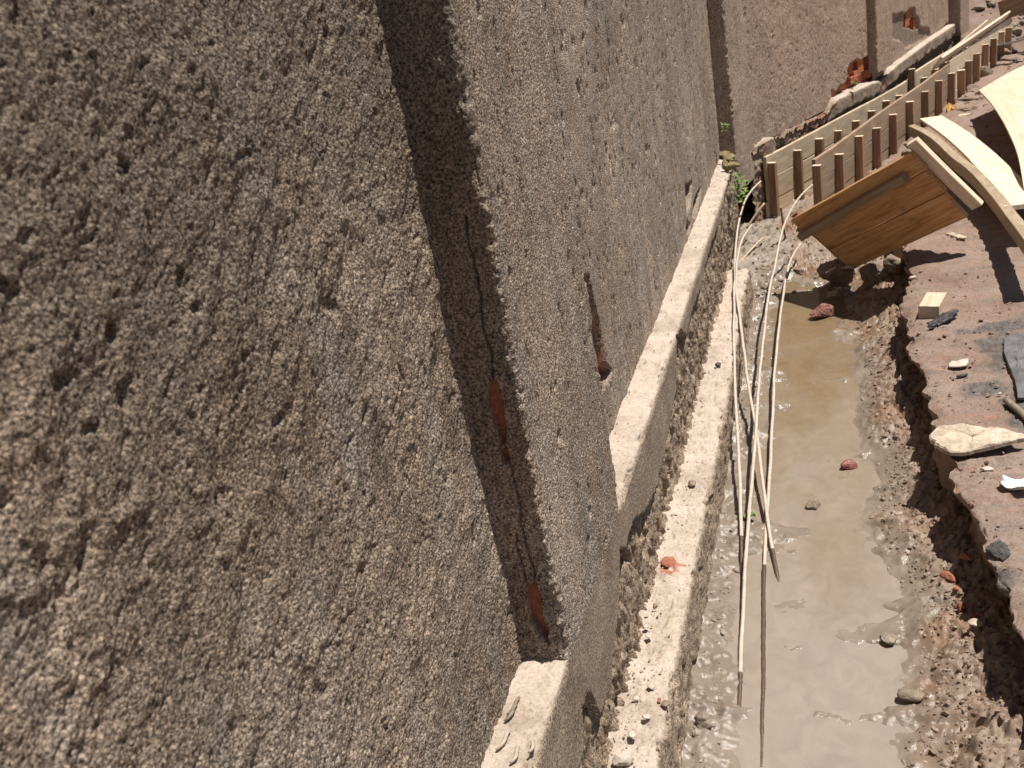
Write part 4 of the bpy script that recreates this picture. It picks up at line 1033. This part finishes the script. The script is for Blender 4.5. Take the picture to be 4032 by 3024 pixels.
# curled bits on the near ledge
for k, (px, py, a, lab) in enumerate([(2025, 2780, .3, 'dark twig curl farthest up the near ledge'), (2015, 2805, -.4, 'dark twig curl just below the first'), (2030, 2975, .9, 'pale dry leaf curl on the near ledge'), (2095, 2940, 1.2, 'grey worm-like clay curl on the near ledge'), (1985, 2915, 0., 'small clay curl at the panel foot')]):
    c = onz(px, py, ZP + .006); t = np.linspace(0, 1, 7)
    P = np.stack([c[0] + .016 * (t - .5) * math.cos(a) + .004 * np.sin(t * 5), c[1] + .03 * (t - .5) * math.cos(a) + .02 * (t - .5), np.full(7, c[2]) + .003 * np.sin(t * 3)], -1)
    tube('dry_curl', P, .0026 + .0014 * np.sin(t * 3.1), M['greystone' if k < 2 else 'curl'], 6, label=lab, cat='debris', group='dry curls on the near ledge')
# clods on the far bank
for k, (px, py, sx, sy, sz, m, lab) in enumerate([(3880, 282, .18, .16, .13, 'rock', 'rounded boulder beside the bank side shuttering'), (3832, 345, .22, .12, .06, 'clod', 'flat clod between boulder and pale sheet'), (3818, 388, .34, .10, .05, 'clod', 'long flat clod left of the pale sheet corner'),
     (3792, 455, .24, .08, .035, 'slab', 'flat pale stone behind the white plank'), (3815, 428, .22, .09, .05, 'clod', 'brown clod beside the yellow peel'), (3950, 205, .30, .14, .10, 'clod', 'jagged clod under the grey metal sheet'), (4000, 230, .35, .14, .10, 'clod', 'clod at the far right above the pale sheet'), (3940, 250, .25, .10, .07, 'clod', 'clod between boulder and metal sheet'), (3580, 605, .12, .1, .08, 'rock', 'stone at the foot of the bank side shuttering')]):
    rock('bank_clod', bk(px, py, sz * .3), (sx, sy, sz), M[m], 300 + k, (.1, .1, .35), 4, .25, 6, .08, label=lab, cat='clod', group='clods along the far bank')
# small peel, plastic, sheet
def bent_sheet(name, c, ux, uy, lx, ly, bend, mat, label, cat, n=8):
    g = np.zeros((n, n, 3)); ux = np.asarray(ux, float); uy = np.asarray(uy, float)
    for i in range(n):
        for j in range(n):
            a, b = i / (n - 1) - .5, j / (n - 1) - .5
            edge = 1 - .5 * (2 * b) ** 2
            g[i, j] = ux * a * lx * edge + uy * b * ly + np.array([0, 0, bend * (a * a * 4 + .4 * math.sin(b * 7)) ])
    V = np.concatenate([g.reshape(-1, 3), g.reshape(-1, 3) - [0, 0, .0012]]); i = np.arange(n * n).reshape(n, n); o2 = n * n
    F = [np.stack([i[:-1, :-1], i[1:, :-1], i[1:, 1:], i[:-1, 1:]], -1).reshape(-1, 4), o2 + np.stack([i[:-1, :-1], i[:-1, 1:], i[1:, 1:], i[1:, :-1]], -1).reshape(-1, 4)]
    for e in (i[0], i[-1], i[:, 0], i[:, -1]): F.append(np.stack([e[:-1], e[1:], e[1:] + o2, e[:-1] + o2], -1))
    o = bpy.data.objects.new(name, mesh_from(name, V, np.vstack(F), mat)); o.location = c; return link(o, None, label, cat)
def props(o, label, cat):
    o.parent = None; o['label'] = label; o['category'] = cat
for nm, c, ux, uy, lx, ly, bd, m, lab, cat in [
    ('yellow_peel', bk(3748, 440, .01), (.5, .8, .1), (.8, -.5, 0), .12, .10, .05, 'yellow', 'bright yellow peel among clods by the shuttering', 'peel'),
    ('plastic_scrap', bk(4012, 1925, .012), (.8, -.6, 0), (.6, .8, .1), .11, .055, .02, 'plastic', 'torn white plastic scrap at the right edge below the slab', 'litter'),
    ('metal_sheet', bk(3985, 170, .16), (.9, .43, .05), (-.3, .9, -.25), .62, .25, .01, 'zinc', 'bluish grey metal sheet lying on far clods', 'sheet'),
    ('green_leaf', fl(2948, 2036, .012), (.8, .3, 0), (-.3, .9, 0), .055, .035, .012, 'leaf', 'single green leaf fallen beside the rebars', 'leaf')]:
    n = 8; g = np.zeros((n, n, 3)); ux = np.array(ux, float); uy = np.array(uy, float)
    for i in range(n):
        for j in range(n):
            a, b = i / (n - 1) - .5, j / (n - 1) - .5
            k_ = 1 - (.0 if m == 'zinc' else .55) * (2 * a) ** 2
            g[i, j] = ux * a * lx + uy * b * ly * k_ + np.array([0, 0, bd * (4 * b * b + (.0 if m == 'zinc' else .5 * math.sin(a * 7)))])
    V = np.concatenate([g.reshape(-1, 3), g.reshape(-1, 3) - [0, 0, .0015]]); i = np.arange(n * n).reshape(n, n); o2 = n * n
    F = [np.stack([i[:-1, :-1], i[1:, :-1], i[1:, 1:], i[:-1, 1:]], -1).reshape(-1, 4), o2 + np.stack([i[:-1, :-1], i[:-1, 1:], i[1:, 1:], i[1:, :-1]], -1).reshape(-1, 4)]
    for e in (i[0], i[-1], i[:, 0], i[:, -1]): F.append(np.stack([e[:-1], e[1:], e[1:] + o2, e[:-1] + o2], -1))
    o = bpy.data.objects.new(nm, mesh_from(nm, V, np.vstack(F), M[m])); o.location = c; COL.objects.link(o); o['label'] = lab; o['category'] = cat

# weeds: stems with leaves
def weed(name, spots, label, leaf, seed):
    base = spots[0]; root = empty(name, base, label, 'weed'); r = np.random.default_rng(seed)
    for s, (a, b) in enumerate([(spots[i], spots[i + 1]) for i in range(0, len(spots) - 1)]):
        P = catmull([a, (a + b) / 2 + np.array([.02, -.01, .01]), b], .02)
        tube('stem', P, .0018, M['leaf'], 5, parent=root)
        for q in np.linspace(0, len(P) - 1, 9).astype(int):
            for _ in range(2):
                d = r.normal(size=3); d[2] = abs(d[2]) * .4; d /= np.linalg.norm(d); sd = np.cross(d, [0, 0, 1]); sd /= np.linalg.norm(sd)
                l = leaf * r.uniform(.6, 1.2); c = P[q]
                Vv = [c, c + d * l * .45 + sd * l * .3, c + d * l, c + d * l * .45 - sd * l * .3, c + d * l * .5 + np.array([0, 0, l * .12])]
                Fv = [(0, 1, 4, 4), (1, 2, 4, 4), (2, 3, 4, 4), (3, 0, 4, 4)]
                me = bpy.data.meshes.new('leaf'); me.from_pydata([tuple(v) for v in Vv], [], [f[:3] for f in Fv]); me.materials.append(M['leaf'])
                link(bpy.data.objects.new('leaf', me), root)
wp = lambda px, py: onx(px, py, -.50)
weed('weed', [wp(2905, 800), wp(2895, 740), wp(2900, 680)], 'leafy green weed hanging at the plinth end by the shuttering', .038, 1)
weed('weed', [wp(2915, 790), wp(2930, 735), wp(2935, 715)], 'small leafy weed right of the hanging one', .034, 2)
q = onplane(3325, 352, np.array([*p0E, 0.]), nE) + nE * .06
weed('weed', [q, q + np.array([.02, 0, .05])], 'tiny green sprout under the brick hole of the far plinth', .03, 3)
q = onplane(2840, 525, np.array([-.6, 6.5, 0]), np.array([1., 0, 0]))
weed('weed', [q, q + np.array([.02, -.02, .05])], 'tiny green sprout growing in the pilaster corner', .035, 4)
# dry moss heap at the ledge end
for k, (px, py, s) in enumerate([(2865, 632, .10), (2848, 610, .07), (2880, 655, .07)]):
    c = onz(px, py, ZP + .02)
    rock('dry_moss_clump', c, (s, s * 1.6, s * .7), M['moss'], 400 + k, (0, 0, k), 4, .4, 2, .25, label=['tuft of dry moss against the far pilaster foot', 'smaller moss tuft in the pilaster corner', 'moss tuft at the ledge end nearest the weeds'][k], cat='moss', group='moss tufts at the pilaster foot')
for o in bpy.data.objects:
    if '_base' in o: del o['_base']
